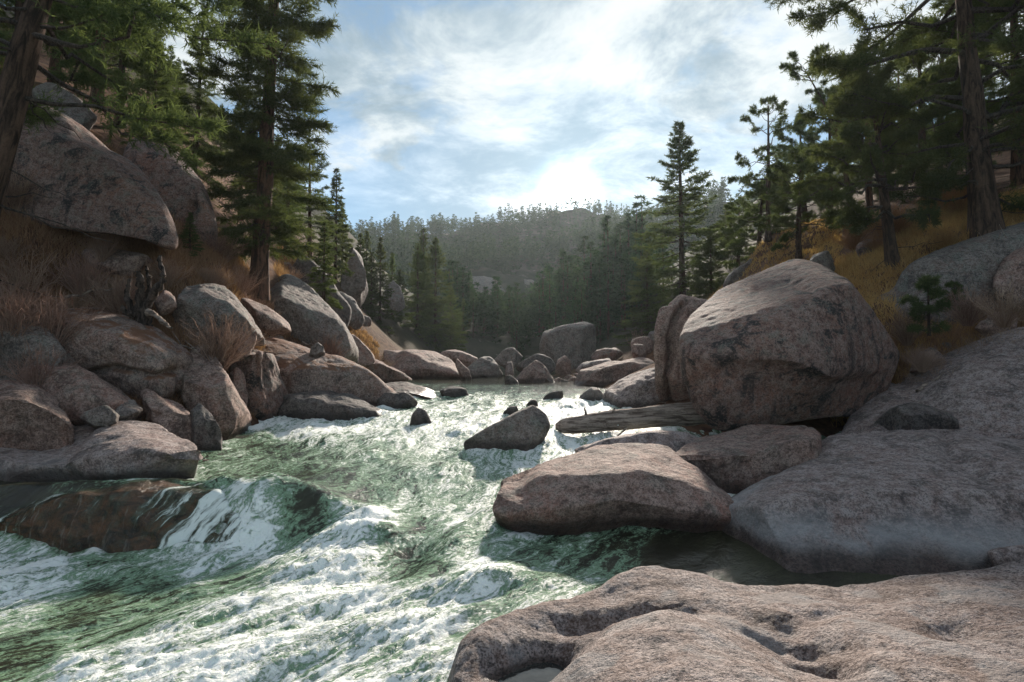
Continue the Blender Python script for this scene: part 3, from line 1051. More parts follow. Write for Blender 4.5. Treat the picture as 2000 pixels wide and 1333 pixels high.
outline_rock('boulder', 'smooth pinkish dome of rock cut by the picture edge above the dry brush', 'boulder',
             [(1926, 560), (1945, 510), (1990, 470), (2100, 430), (2200, 480), (2180, 580), (2000, 585), (1940, 580)], 12.4, 2.2, 'pink', .3, front=.75, level=6, smooth=12, amp=.015)
outline_rock('rock', 'low layered rock on the upper rim of the granite apron', 'rock', [(1905, 640), (1930, 615), (1975, 603), (1990, 615), (1985, 640), (1930, 655)], 12.3, .8, 'pink', .1, level=5, smooth=2, amp=.06)
outline_rock('rock', 'grey stone beside the young pine', 'rock', [(1855, 590), (1875, 570), (1905, 565), (1915, 585), (1890, 600)], 13.0, .6, 'grey', .1, level=5, smooth=2, amp=.05)
outline_rock('rock', 'rust coloured rock behind the leaning pine trunk', 'rock', [(1672, 480), (1690, 470), (1740, 466), (1765, 475), (1760, 500), (1700, 518), (1680, 510)], 16.8, 1.2, 'red', .2, level=5, smooth=4, amp=.04)
outline_rock('ledge', 'flat grey topped ledge on the slope above the rust coloured rock', 'ledge', [(1710, 452), (1740, 440), (1820, 428), (1835, 440), (1825, 460), (1760, 470), (1715, 468)], 19, 2.0, 'grey', .3, level=5, smooth=3, amp=.03)
outline_rock('rock', 'broken pale outcrop showing behind the crown of the tall spruce', 'rock', [(1413, 555), (1425, 535), (1455, 515), (1482, 498), (1488, 515), (1460, 540), (1425, 562)], 27, 2.0, 'grey', .3, level=5, smooth=2, amp=.06)
outline_rock('rock', 'grey rock peeping over the crest of the huge tilted boulder', 'rock', [(1570, 520), (1590, 500), (1615, 490), (1630, 500), (1628, 525), (1590, 530)], 16.5, 1.0, 'grey', .2, level=5, smooth=3, amp=.05)
outline_rock('rock', 'pinkish shelf of rock high on the slope between the pines', 'rock', [(1795, 400), (1815, 385), (1850, 378), (1880, 395), (1860, 412), (1810, 415)], 24, 1.6, 'pink', .3, level=5, smooth=3, amp=.05)

# --- boulders in the river
outline_rock('boulder', 'dark wedge shaped boulder tilting up out of the rapids in midstream', 'boulder',
             [(900, 866), (940, 845), (985, 820), (1050, 784), (1071, 788), (1076, 830), (1074, 862), (1060, 880), (1000, 884), (950, 880)], 10.8, 1.3, 'grey', .4, front=.75, tilt=.35, level=7, smooth=8, amp=.02, seed=5)
outline_rock('rock', 'small black pointed rock awash in the rapids', 'rock', [(797, 826), (808, 803), (818, 794), (830, 803), (847, 828), (820, 832)], 13.0, .6, 'dark', .3, level=5, smooth=2, amp=.05)
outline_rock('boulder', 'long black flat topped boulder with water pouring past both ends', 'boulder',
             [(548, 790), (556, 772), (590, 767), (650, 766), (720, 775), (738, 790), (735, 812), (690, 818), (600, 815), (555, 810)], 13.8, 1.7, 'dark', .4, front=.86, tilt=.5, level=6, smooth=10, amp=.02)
outline_rock('slab', 'low grey slab in the river behind the long black boulder', 'slab', [(685, 770), (710, 745), (760, 737), (830, 745), (863, 765), (860, 776), (780, 778)], 17.4, 2.6, 'grey', .4, tilt=.8, level=6, smooth=4, amp=.025)
outline_rock('rock', 'low wet stone trailing downstream of the grey river slab', 'rock', [(858, 762), (880, 752), (905, 757), (919, 770), (880, 774)], 18.0, 1.0, 'dark', .3, level=5, smooth=3, amp=.04)
outline_rock('rock', 'knobbly black rock with water curling over its end', 'rock', [(735, 772), (745, 765), (790, 770), (815, 785), (810, 796), (770, 796), (740, 790)], 15.1, .9, 'dark', .3, level=5, smooth=2, amp=.08)
outline_rock('rock', 'upright finger of stone in front of the grey river slab', 'rock', [(731, 775), (733, 752), (740, 748), (745, 758), (745, 776)], 17.2, .4, 'grey', .2, level=4, smooth=1)
outline_rock('rock', 'peaked rock among foam near the far bank shelf', 'rock', [(1128, 778), (1140, 760), (1158, 752), (1178, 766), (1186, 782), (1150, 784)], 16.5, .9, 'grey', .3, level=5, smooth=2, amp=.05)
outline_rock('rock', 'small dark rock where the pale shelf meets the rapids', 'rock', [(1194, 780), (1200, 768), (1212, 764), (1222, 780)], 16.9, .4, 'dark', .2, level=4, smooth=1, amp=.05)
outline_rock('rock', 'low dark rock half drowned in the middle of the run', 'rock', [(1060, 778), (1075, 766), (1098, 763), (1102, 778)], 17.2, .6, 'dark', .2, level=4, smooth=1, amp=.05)
outline_rock('rock', 'thin blade of rock leaning behind the midstream wedge', 'rock', [(980, 806), (995, 795), (1014, 788), (1012, 800), (995, 812)], 14.0, .4, 'dark', .2, level=4, smooth=1, amp=.05)
outline_rock('rock', 'small lump of rock above the crest of the midstream wedge', 'rock', [(1025, 790), (1032, 780), (1045, 778), (1052, 790)], 15.6, .4, 'dark', .2, level=4, smooth=1, amp=.05)
# the rock just under the surface
S = [(-140, 1045), (-60, 1012), (40, 984), (140, 962), (290, 953), (430, 958), (505, 982), (525, 1012), (500, 1040), (400, 1068), (330, 1100), (200, 1125), (80, 1120), (0, 1130), (-120, 1130)]
wet_boulder = outline_rock('boulder', 'brown streaming boulder with the river sheeting over it', 'boulder', S, 6.45, 1.6, 'wetrock', .3, front=.86, tilt=.8, jit=.05, level=7, smooth=9, amp=.05, fine=1.3, chop=9)


def water_film(rock):
    """the thin sheet of river that slides over the sunken boulder"""
    me = rock.data
    V = np.empty(len(me.vertices) * 3, np.float32)
    me.vertices.foreach_get('co', V)
    V = V.reshape(-1, 3).astype(float)
    F = np.empty(len(me.loops), np.int32)
    me.loops.foreach_get('vertex_index', F)
    F = F.reshape(-1, 3)
    N = vnormals(V, F)
    keep = (N[F, 2].mean(1) > -.1) & (N[F, 1].mean(1) < .75)
    q = V * np.array([3.5, 1.0, 1.0])
    W = V + N * (.022 + .014 * fbm(q + np.array([0, .4, 0]) * V[:, :1], 3))[:, None]
    used, inv = np.unique(F[keep], return_inverse=True)
    m = bpy.data.materials.new('sliding_water')
    m.use_nodes = True
    k = NT(m.node_tree)
    bs = k.n['Principled BSDF']
    p = k.node('ShaderNodeTexCoord').outputs['Object']
    sp = k.node('ShaderNodeSeparateXYZ')
    k.l.new(p, sp.inputs[0])
    c = k.node('ShaderNodeCombineXYZ')
    k.set(c.inputs[0], k.math('MULTIPLY', k.math('SUBTRACT', sp.outputs[0], k.math('MULTIPLY', sp.outputs[1], .55)), 5.5))
    k.set(c.inputs[1], k.math('MULTIPLY', sp.outputs[1], .7))
    k.set(c.inputs[2], k.math('MULTIPLY', sp.outputs[2], 1.2))
    st = k.noise(c.outputs[0], 1.6, 8, .68, .5)
    pt = k.noise(p, 1.1, 4, .6, .4)
    ends = k.math('MAXIMUM', k.ramp(sp.outputs[0], .9, 1.7), k.ramp(sp.outputs[0], -.9, -2.2, 0, .45))
    a = k.math('ADD', k.math('ADD', st, k.math('MULTIPLY', k.math('SUBTRACT', pt, .5), .5)), k.math('MULTIPLY', ends, .16))
    k.set(bs.inputs['Base Color'], k.mix(k.ramp(a, .56, .72), (.06, .085, .045), (.78, .82, .77)))
    bs.inputs['Roughness'].default_value = .12
    k.set(bs.inputs['Alpha'], k.ramp(a, .46, .70, .10, .92))
    k.set(bs.inputs['Normal'], k.bump(st, .03, .8))
    obj('water_film', mk_mesh('water_film', W[used], inv.reshape(-1, 3)), m, loc=rock.location, kind='structure')


water_film(wet_boulder)

# --- far boulders round the pool
outline_rock('boulder', 'big smooth egg shaped boulder at the head of the pool', 'boulder',
             [(1050, 670), (1060, 648), (1100, 634), (1140, 627), (1162, 634), (1170, 660), (1165, 700), (1150, 715), (1090, 718), (1062, 705)], 43, 4.5, 'grey', .5, front=.8, tilt=.3, level=6, smooth=10, amp=.012)
outline_rock('boulder', 'broad peaked boulder with a chiselled face rising from the pool', 'boulder',
             [(742, 700), (748, 680), (790, 675), (840, 684), (880, 705), (918, 737), (850, 740), (770, 738), (755, 720)], 33, 5, 'pink', .5, front=.7, tilt=.5, level=6, smooth=4, amp=.03)
outline_rock('boulder', 'narrow slab leaning against the broad peaked boulder', 'boulder', [(885, 702), (892, 700), (915, 722), (921, 737), (905, 738)], 31, 1.2, 'pink', .3, level=5, smooth=2)
outline_rock('boulder', 'low humped boulder at the water behind the leaning slab', 'boulder', [(900, 722), (925, 700), (955, 697), (980, 712), (988, 734), (930, 736)], 35.5, 3, 'grey', .4, level=6, smooth=7, amp=.02)
outline_rock('boulder', 'pinkish boulder rising behind the low humped one', 'boulder', [(850, 694), (865, 683), (900, 685), (935, 700), (920, 718), (870, 712)], 42, 3, 'pink', .4, level=5, smooth=4, amp=.03)
outline_rock('boulder', 'sharp tent shaped boulder at the mouth of the pool', 'boulder', [(1000, 742), (1020, 720), (1045, 701), (1058, 706), (1080, 735), (1085, 747), (1030, 749)], 26.5, 2.4, 'pink', .4, level=6, smooth=3, amp=.03)
outline_rock('boulder', 'rough topped boulder between the humped and egg shaped ones', 'boulder', [(962, 705), (985, 684), (1000, 677), (1020, 685), (1022, 700), (1000, 712)], 42, 2.5, 'grey', .4, level=5, smooth=2, amp=.05)
outline_rock('rock', 'dark boulder tucked against the foot of the egg shaped boulder', 'boulder', [(1004, 720), (1015, 703), (1045, 690), (1075, 700), (1088, 718), (1060, 730)], 37, 2.2, 'dark', .4, level=5, smooth=3, amp=.04)
outline_rock('stone', 'round cobble in front of the egg shaped boulder', 'stone', [(1085, 720), (1090, 700), (1103, 695), (1116, 705), (1116, 722), (1100, 726)], 34, 1.2, 'pink', .3, level=5, smooth=3, amp=.04)
outline_rock('stone', 'little square stone at the lip of the pool', 'stone', [(985, 748), (985, 735), (1000, 732), (1014, 745), (1012, 750)], 25, .8, 'grey', .3, level=4, smooth=1)
outline_rock('stone', 'pale upright stone beside the tent shaped boulder', 'stone', [(986, 728), (990, 708), (1002, 706), (1003, 730)], 30, .7, 'pale', .3, level=4, smooth=1)
outline_rock('rock', 'long dark slab dipping into the pool below the shelf stones', 'slab', [(1112, 735), (1125, 722), (1200, 700), (1270, 688), (1284, 690), (1284, 720), (1240, 735), (1180, 757), (1140, 757), (1115, 748)], 23.5, 3, 'pink', .4, front=.8, tilt=.5, level=6, smooth=5, amp=.02)
outline_rock('rock', 'pale striated shelf running down to the rapids beside the cracked boulder', 'slab', [(1182, 775), (1195, 752), (1240, 735), (1290, 718), (1300, 770), (1290, 800), (1220, 795)], 15.0, 3, 'pale', .5, tilt=.85, level=6, smooth=6, amp=.02)
outline_rock('rock', 'flat pale slab above the long dark slab', 'slab', [(1118, 722), (1140, 710), (1200, 695), (1205, 705), (1150, 725)], 27, 2, 'pale', .3, level=5, smooth=3, amp=.04)
outline_rock('rock', 'red brown block stacked on the far bank shelf', 'block', [(1155, 695), (1165, 685), (1205, 674), (1225, 690), (1200, 700), (1160, 703)], 31, 2, 'red', .3, level=5, smooth=2, amp=.05)
outline_rock('rock', 'upper cube in the little pile beside the cracked boulder', 'block', [(1232, 665), (1245, 658), (1270, 657), (1278, 668), (1275, 680), (1235, 680)], 28, 1.2, 'pink', .3, level=5, smooth=2, amp=.03)
outline_rock('rock', 'lower cube in the little pile beside the cracked boulder', 'block', [(1232, 680), (1238, 672), (1258, 672), (1264, 680), (1262, 692), (1234, 695)], 25.5, 1.0, 'pink', .2, level=5, smooth=2, amp=.03)
outline_rock('rock', 'grey rock in the brush behind the little pile of cubes', 'rock', [(1264, 655), (1275, 643), (1290, 642), (1295, 670), (1275, 675)], 30, 1.4, 'grey', .3, level=5, smooth=2, amp=.04)

# --- the other bank, from the water up
outline_rock('slab', 'wide pale wet slab with white edge beside the green chute', 'slab',
             [(-120, 880), (0, 872), (60, 832), (170, 812), (300, 818), (370, 848), (405, 872), (340, 902), (230, 948), (100, 938), (0, 926), (-120, 935)], 8.0, 2.2, 'pale', .4, front=.82, tilt=.75, level=7, smooth=18, amp=.02, pale=(0.02, .12), dents=[(120, 900, 70, .10), (60, 850, 60, .08)], seed=8)  # paler band low along the slab's edge
outline_rock('boulder', 'dark boulder with a broken pink top at the picture edge', 'boulder', [(-120, 745), (0, 735), (50, 732), (90, 755), (133, 800), (122, 818), (60, 852), (0, 880), (-120, 900)], 8.6, 2.0, 'pink', .3, front=.85, tilt=.5, level=6, smooth=4, amp=.035)
outline_rock('boulder', 'angular boulder with a black overhung face behind the broken pink one', 'boulder', [(40, 725), (80, 708), (110, 707), (160, 728), (195, 750), (204, 772), (196, 802), (150, 815), (90, 770)], 9.6, 1.6, 'pink', .2, front=.86, tilt=.4, level=6, smooth=4, amp=.035)
outline_rock('boulder', 'lichen green boulder under the pale twigs', 'boulder', [(-120, 640), (0, 622), (60, 612), (85, 630), (104, 690), (100, 735), (0, 745), (-120, 740)], 10.2, 1.8, 'grey', .3, front=.8, tilt=.4, level=6, smooth=6, amp=.025)
outline_rock('slab', 'large ledge slab strewn with rusty needles above a dark overhang', 'slab',
             [(75, 610), (120, 592), (185, 588), (260, 622), (330, 652), (362, 672), (360, 700), (346, 772), (318, 775), (220, 742), (140, 712), (95, 670)], 11.0, 2.6, 'litter', .2, front=.84, tilt=.95, level=7, smooth=10, amp=.022,
             grooves=[([(150, 735), (220, 720), (290, 735), (345, 725)], 7, .16), ([(345, 680), (352, 720), (345, 770)], 5, .06)], dents=[(230, 700, 60, .08)])
outline_rock('boulder', 'smooth sloping boulder wedged against the end of the ledge slab', 'boulder', [(342, 700), (358, 660), (386, 648), (420, 695), (440, 718), (456, 765), (440, 788), (408, 790), (345, 775)], 11.4, 1.8, 'pink', .9, front=.78, tilt=.6, level=6, smooth=7, amp=.03)
outline_rock('boulder', 'upright egg shaped stone between two blocks at the waterline', 'boulder', [(435, 735), (445, 715), (462, 711), (480, 730), (488, 755), (478, 776), (448, 780), (437, 765)], 12.8, .9, 'pink', .9, level=6, smooth=6, amp=.02)
outline_rock('block', 'square fractured block with a raw orange face', 'block', [(438, 700), (442, 688), (485, 683), (528, 685), (545, 692), (538, 725), (533, 760), (510, 768), (492, 745), (470, 720)], 13.4, 1.4, 'red', .9, front=.86, tilt=.3, level=6, smooth=3, amp=.03,
             grooves=[([(498, 690), (503, 760)], 4, .06), ([(515, 690), (520, 755)], 4, .06)])
outline_rock('slab', 'long striated granite ramp running down to the river under rusty needles', 'slab',
             [(488, 668), (500, 645), (540, 655), (610, 682), (690, 722), (748, 747), (720, 758), (640, 766), (560, 764), (530, 755)], 15.0, 3.2, 'litter', .9, front=.82, tilt=.9, level=7, smooth=8, amp=.018)
outline_rock('boulder', 'rounded boulder half hidden by a bare grey shrub', 'boulder', [(335, 580), (345, 555), (390, 538), (440, 550), (475, 588), (480, 625), (468, 645), (400, 645), (345, 635)], 13.2, 2.0, 'grey', .3, front=.78, tilt=.5, level=6, smooth=8, amp=.025)
outline_rock('slab', 'thin slab lying on the slope below the red pine trunk', 'slab', [(470, 578), (498, 578), (530, 605), (545, 625), (530, 632), (480, 622)], 15.5, 1.6, 'pink', .2, level=5, smooth=4, amp=.03)
outline_rock('boulder', 'round boulder at the lower edge of the bare grey shrub', 'boulder', [(455, 650), (465, 630), (490, 625), (506, 645), (500, 668), (480, 682), (460, 675)], 13.2, 1.0, 'pink', .2, level=6, smooth=5, amp=.03)
outline_rock('boulder', 'great grey sloping boulder beside the red pine trunk', 'boulder', [(510, 560), (520, 535), (560, 532), (610, 555), (650, 595), (672, 632), (677, 668), (650, 685), (600, 665), (550, 630), (515, 590)], 19.5, 3.2, 'grey', .5, front=.78, tilt=.5, level=6, smooth=8, amp=.02)
outline_rock('stone', 'smooth stone nestled beside the black root stump', 'stone', [(300, 590), (310, 570), (330, 567), (346, 585), (345, 602), (315, 610)], 12.6, .7, 'pink', .1, level=5, smooth=4, amp=.02)
outline_rock('boulder', 'enormous overhanging boulder with a dark stained face on the slope', 'boulder',
             [(-200, 230), (0, 205), (60, 204), (100, 228), (200, 288), (280, 338), (325, 400), (339, 450), (330, 490), (250, 482), (150, 462), (60, 425), (-200, 380)], 13.2, 4.2, 'red', .2, front=.82, tilt=.45, level=7, smooth=22, amp=.018,
             dents=[(250, 480, 50, .15)])
outline_rock('boulder', 'steep humped boulder behind the enormous overhanging one', 'boulder',
             [(225, 290), (250, 266), (290, 262), (345, 292), (400, 360), (424, 425), (432, 480), (418, 512), (340, 505), (300, 400)], 16.8, 3.6, 'red', .4, front=.8, tilt=.4, level=7, smooth=14, amp=.02, grooves=[([(375, 400), (355, 450), (345, 500)], 8, .2)])
outline_rock('rock', 'grey slab high on the slope behind the leaning trunk', 'rock', [(55, 195), (70, 165), (105, 165), (150, 195), (190, 230), (150, 260), (80, 230)], 19, 2.5, 'grey', .3, level=6, smooth=6, amp=.03)
outline_rock('ledge', 'flat ledge lying under the enormous overhanging boulder', 'ledge', [(150, 480), (200, 478), (280, 495), (310, 510), (270, 530), (200, 525), (160, 505)], 13.4, 1.6, 'pink', .2, level=5, smooth=4, amp=.03)
outline_rock('boulder', 'grey tilted slab at the waterline in front of the ledge slab', 'boulder', [(262, 775), (285, 752), (330, 775), (385, 815), (375, 832), (310, 828), (268, 805)], 10.2, 1.3, 'pink', .9, front=.8, tilt=.7, level=6, smooth=4, amp=.03)
outline_rock('rock', 'dark triangular rock at the tip of the bank', 'rock', [(368, 808), (388, 783), (402, 795), (437, 829), (400, 835), (375, 832)], 10.3, .7, 'dark', .9, level=6, smooth=2, amp=.03)
outline_rock('rock', 'knobbly rubble block beside the grey tilted slab', 'rock', [(205, 795), (222, 776), (262, 778), (275, 800), (250, 815), (215, 815)], 9.8, .7, 'grey', .2, level=6, smooth=2, amp=.09)
outline_rock('rock', 'rough flat stone resting on the wide pale wet slab', 'rock', [(160, 815), (185, 798), (220, 795), (235, 810), (225, 828), (180, 826)], 9.2, .6, 'grey', .1, level=6, smooth=2, amp=.08)
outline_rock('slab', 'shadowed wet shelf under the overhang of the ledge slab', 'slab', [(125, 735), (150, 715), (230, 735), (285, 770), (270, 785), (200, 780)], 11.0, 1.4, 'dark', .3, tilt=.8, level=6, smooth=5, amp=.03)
outline_rock('stone', 'lone angular stone sitting on the striated granite ramp', 'stone', [(604, 692), (608, 675), (622, 668), (636, 680), (636, 694), (620, 698)], 16.0, .6, 'grey', .1, level=5, smooth=2, amp=.05)
outline_rock('boulder', 'steep pinkish slab between the great grey boulder and the pool', 'boulder', [(655, 690), (668, 655), (682, 645), (710, 668), (730, 698), (705, 708), (670, 702)], 23, 2.5, 'pink', .4, level=6, smooth=4, amp=.03)
outline_rock('slab', 'long low boulder lying along the pool edge', 'slab', [(684, 705), (695, 696), (740, 703), (795, 732), (765, 740), (715, 728)], 24.5, 2.0, 'pink', .3, level=6, smooth=3, amp=.03)
outline_rock('rock', 'block of stone above the long low boulder', 'rock', [(655, 688), (680, 685), (700, 700), (695, 712), (665, 705)], 21.5, 1.2, 'dark', .3, level=5, smooth=2, amp=.04)
outline_rock('cliff', 'grey cliff face behind the slim conifers', 'cliff', [(665, 560), (670, 500), (686, 476), (700, 490), (716, 515), (720, 560), (700, 585), (670, 575)], 39, 5, 'grey', 1.0, level=6, smooth=5, amp=.03)
outline_rock('rock', 'pale slanting rock between slim trunks', 'rock', [(750, 590), (752, 560), (765, 545), (780, 560), (792, 592), (775, 602)], 50, 3, 'grey', .5, level=5, smooth=3, amp=.03)
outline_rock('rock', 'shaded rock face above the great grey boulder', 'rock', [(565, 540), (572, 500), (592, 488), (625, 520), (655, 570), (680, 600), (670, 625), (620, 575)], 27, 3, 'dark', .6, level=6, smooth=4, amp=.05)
outline_rock('rock', 'second shaded rock stepping down from the rock face', 'rock', [(640, 575), (655, 560), (690, 585), (715, 620), (700, 635), (660, 610)], 32, 2.5, 'grey', .5, level=5, smooth=3, amp=.05)
outline_rock('rock', 'oval rock on the needle slope above the pool', 'rock', [(694, 625), (705, 614), (722, 620), (727, 632), (712, 638)], 37, 1.6, 'grey', .3, level=5, smooth=3, amp=.03)
outline_rock('cliff', 'pale domed cliff among the trees of the far hill', 'cliff', [(885, 575), (900, 545), (940, 532), (975, 540), (990, 565), (985, 600), (930, 605), (890, 600)], 146, 20, 'grey', 5, level=6, smooth=4, amp=.02)
outline_rock('cliff', 'pale broken cliff beside the domed one on the far hill', 'cliff', [(985, 570), (1000, 545), (1040, 545), (1060, 560), (1050, 590), (1000, 600)], 155, 18, 'grey', 5, level=6, smooth=2, amp=.05)
outline_rock('crag', 'bare pinkish crag standing on the far rim under the sun', 'crag', [(1050, 440), (1068, 418), (1090, 408), (1128, 408), (1150, 415), (1175, 440), (1110, 450)], 283, 30, 'pink', 8, level=6, smooth=2, amp=.05)
outline_rock('cliff', 'low rim rock band at the head of the far hill', 'cliff', [(778, 480), (790, 464), (840, 457), (900, 458), (905, 475), (840, 482)], 270, 20, 'grey', 6, level=6, smooth=2, amp=.07)

build_water()


# loose rubble along both banks
def scatter_rubble():
    protos = []
    for i in range(6):
        r = np.random.default_rng(i + 40)
        pts = nrm(r.normal(size=(16, 3))) * r.uniform(.7, 1.1, (16, 1)) * np.array([1, .8, .6]) * 0.5
        W, F, at = rock_mesh(pts, level=4, smooth=1, amp=.05, seed=i, wetline=False)
        protos.append(mk_mesh('rubble_stone', W, F, attrs=at))
    spots = []
    r = random.Random(5)
    zones = [((660, 720), (600, 690), 30, 26, 'pale rubble stone on the needle slope above the pool', 'rubble on the needle slope'),
             ((1085, 1180), (712, 745), 22, 30, 'small angular stone in the rubble at the foot of the egg shaped boulder', 'rubble round the egg shaped boulder'),
             ((190, 420), (765, 835), 16, 10.4, 'fist sized stone wedged among the waterline boulders', 'waterline rubble'),
             ((1780, 1990), (590, 720), 18, 11.8, 'small stone in the dry brush above the granite apron', 'stones in the dry brush'),
             ((420, 520), (770, 800), 9, 13.6, 'wet black stone beside the little cascade', 'stones at the little cascade'),
             ((560, 760), (480, 640), 14, 30, 'grey stone on the steep wooded bank', 'stones on the wooded bank')]
    for (xa, xb), (ya, yb), n, D, lab, grp in zones:
        for _ in range(n):
            px, py = r.uniform(xa, xb), r.uniform(ya, yb)
            d = D * r.uniform(.92, 1.12)
            q = P(px, py, d)
            z = float(ground_z(np.array([q[0]]), np.array([q[1]]))[0])
            z = max(z, water_z(q[0], q[1]) - .05)
            s = d * r.uniform(.012, .034)
            o = obj('rubble_stone', protos[r.randrange(6)], M[r.choice(['grey', 'pink', 'pink', 'dark'])], loc=(q[0], q[1], z + s * .1), label=lab, cat='stone', group=grp)
            o.scale = (s * r.uniform(.8, 1.5), s, s)
            o.rotation_euler = (r.uniform(-.4, .4), r.uniform(-.4, .4), r.uniform(0, 6))
    for me in protos:
        if not me.materials:
            me.materials.append(M['pink'])


scatter_rubble()


# --- the rock the camera stands on: an eroded shelf with hollows, a channel and a little pool
def front_rock():
    cp = [(1280, 1103, 5.2), (1360, 1112, 5.1), (1450, 1140, 4.95), (1600, 1136, 5.0), (1750, 1126, 5.0), (1900, 1108, 4.95), (2000, 1086, 4.9), (2250, 1050, 4.8), (1200, 1118, 5.1), (1100, 1164, 4.85), (1000, 1180, 4.7), (945, 1210, 4.45), (912, 1250, 4.2), (903, 1300, 3.92),
          (1180, 1175, 4.75), (1260, 1172, 4.55), (1120, 1215, 4.5), (1050, 1240, 4.3), (980, 1270, 4.08), (1000, 1262, 4.1), (1120, 1255, 4.15), (1200, 1205, 4.35), (1330, 1160, 4.6), (1350, 1190, 4.25),
          (1300, 1192, 4.0), (1230, 1205, 3.95), (1180, 1240, 3.75), (1130, 1290, 3.5), (1280, 1260, 3.45), (1400, 1240, 3.55), (1350, 1333, 2.9), (1200, 1333, 3.05), (1450, 1215, 4.05), (1520, 1255, 3.85), (1570, 1285, 3.65), (1620, 1320, 3.45),
          (1480, 1300, 3.15), (1650, 1333, 3.3), (1500, 1175, 4.45), (1600, 1190, 4.2), (1660, 1235, 3.75), (1700, 1280, 3.3), (1750, 1180, 4.25), (1880, 1160, 4.3), (1850, 1240, 3.6), (1900, 1320, 3.0), (2000, 1180, 4.0), (2000, 1270, 3.3), (2200, 1250, 3.3),
          (1050, 1312, 3.98), (1090, 1290, 4.1), (1010, 1320, 3.95), (1060, 1345, 3.8), (940, 1320, 3.9)]
    pts = [P(*a) for a in cp]
    pts += [np.array(v) for v in [(0.6, 2.2, .45), (1.5, 2.0, .6), (2.6, 2.0, .65), (4.0, 2.2, .7), (0.0, 3.0, .14), (5.5, 3.2, .7), (5.5, 4.6, .55), (3, 1.5, .7), (0.4, 1.5, .5)]]
    f = rbf_fit(np.array(pts))
    poly = np.array([P(*a)[:2] for a in [(1280, 1103, 5.25), (1450, 1140, 5.0), (1750, 1126, 5.05), (2000, 1086, 4.95), (2250, 1050, 4.85)]] + [(6.2, 4.6), (6.2, 1.4), (-0.45, 1.4), (-0.5, 2.8)] +
                    [P(*a)[:2] for a in [(885, 1330, 3.75), (895, 1300, 3.95), (904, 1250, 4.25), (940, 1205, 4.5), (1000, 1176, 4.75), (1100, 1160, 4.9), (1200, 1116, 5.15)]])
    nx, ny = 560, 400
    xs = np.linspace(-1.1, 5.6, nx)
    ys = np.linspace(1.7, 5.9, ny)
    X, Y = np.meshgrid(xs, ys)
    Z = f(X, Y)
    # signed distance to the outline
    d = np.full(X.shape, 1e9)
    inside = np.zeros(X.shape, bool)
    for (ax, ay), (bx, by) in zip(poly, np.roll(poly, -1, 0)):
        ux, uy = bx - ax, by - ay
        t = np.clip(((X - ax) * ux + (Y - ay) * uy) / (ux * ux + uy * uy), 0, 1)
        d = np.minimum(d, np.hypot(X - ax - t * ux, Y - ay - t * uy))
        c = ((ay > Y) != (by > Y)) & (X < (bx - ax) * (Y - ay) / (by - ay + 1e-12) + ax)
        inside ^= c
    sd = np.where(inside, -d, d)
    q = np.stack([X.ravel(), Y.ravel(), Z.ravel()], 1)
    Z += (fbm(q * 1.6, 4) * 0.035).reshape(X.shape)

    def hollow(px, py, D, rx, ry, dep, ang=0.0):
        c = P(px, py, D)
        dx, dy = X - c[0], Y - c[1]
        a = (dx * math.cos(ang) + dy * math.sin(ang)) / rx
        b = (-dx * math.sin(ang) + dy * math.cos(ang)) / ry
        rr = np.sqrt(a * a + b * b)
        return dep * np.exp(-rr * rr * 1.3)
    Z -= hollow(1040, 1298, 4.05, .36, .20, .13, .25)
    Z -= hollow(1860, 1225, 3.72, .24, .15, .09, .5)
    Z -= hollow(1625, 1200, 4.12, .26, .12, .06, .3)
    Z -= hollow(1590, 1305, 3.5, .10, .22, .12, .5)
    Z -= hollow(1530, 1262, 3.8, .08, .35, .07, .9)
    Z -= hollow(1230, 1200, 4.36, .62, .14, .13, -.12)
    Z -= hollow(1480, 1215, 4.1, .14, .3, .06, .8)
    Z += (fbm(q * 6.0, 5, .6) * 0.008).reshape(X.shape)
    Z += (np.minimum(fbm(q * np.array([11, 17, 11]) + 3, 3, .6, ridged=True), .3) * 0.0045).reshape(X.shape)
    e = sd + 0.05 * fbm(q * 2.0, 2).reshape(X.shape)
    Z -= np.where(e > -.18, (np.maximum(e + .18, 0)) ** 2 * 2.2, 0) + np.maximum(e, 0) * 1.6
    Z = np.maximum(Z, -.7)
    V = np.stack([X, Y, Z], -1).reshape(-1, 3)
    idx = np.arange(nx * ny).reshape(ny, nx)
    F = np.stack([idx[:-1, :-1], idx[:-1, 1:], idx[1:, 1:], idx[1:, :-1]], -1).reshape(-1, 4)
    # skirt and underside make it a solid
    ring = np.concatenate([idx[0, :], idx[1:, -1], idx[-1, -2::-1], idx[-2:0:-1, 0]])
    B = V[ring].copy()
    B[:, 2] = -.9
    o = len(V)
    j = np.arange(len(ring))
    k = np.roll(j, -1)
    F = np.concatenate([F, np.stack([ring, o + j, o + k, ring[k]], 1)])
    V = np.concatenate([V, B])
    wz = water_z(V[:, 0], V[:, 1])
    L = V
    hgt = V[:, 2] - wz + 0.04 * pnoise(L * 3)
    pool = P(1040, 1298, 4.05)
    dp = np.hypot((V[:, 0] - pool[0]) / 1.0, V[:, 1] - pool[1])
    wet = np.maximum(sstep(.12, .03, hgt), sstep(.085, .05, V[:, 2]) * sstep(.5, .35, dp))
    pale = sstep(.10, .3, pnoise(L * 2.2) + .3 * pnoise(L * 7)) * .8
    base = np.array([2.2, 3.6, -.9])
    me = mk_mesh('rock_shelf', V - base, F, attrs={'wet': wet, 'pale': pale})
    obj('rock_shelf', me, M['fore'], loc=base, label='coarse weathered granite shelf with hollows and a little puddle, at the bottom of the picture', cat='rock')
    # the puddle
    m, kk, bs = new_mat('puddle_water')
    bs.inputs['Base Color'].default_value = (0.02, 0.02, 0.018, 1)
    bs.inputs['Roughness'].default_value = 0.03
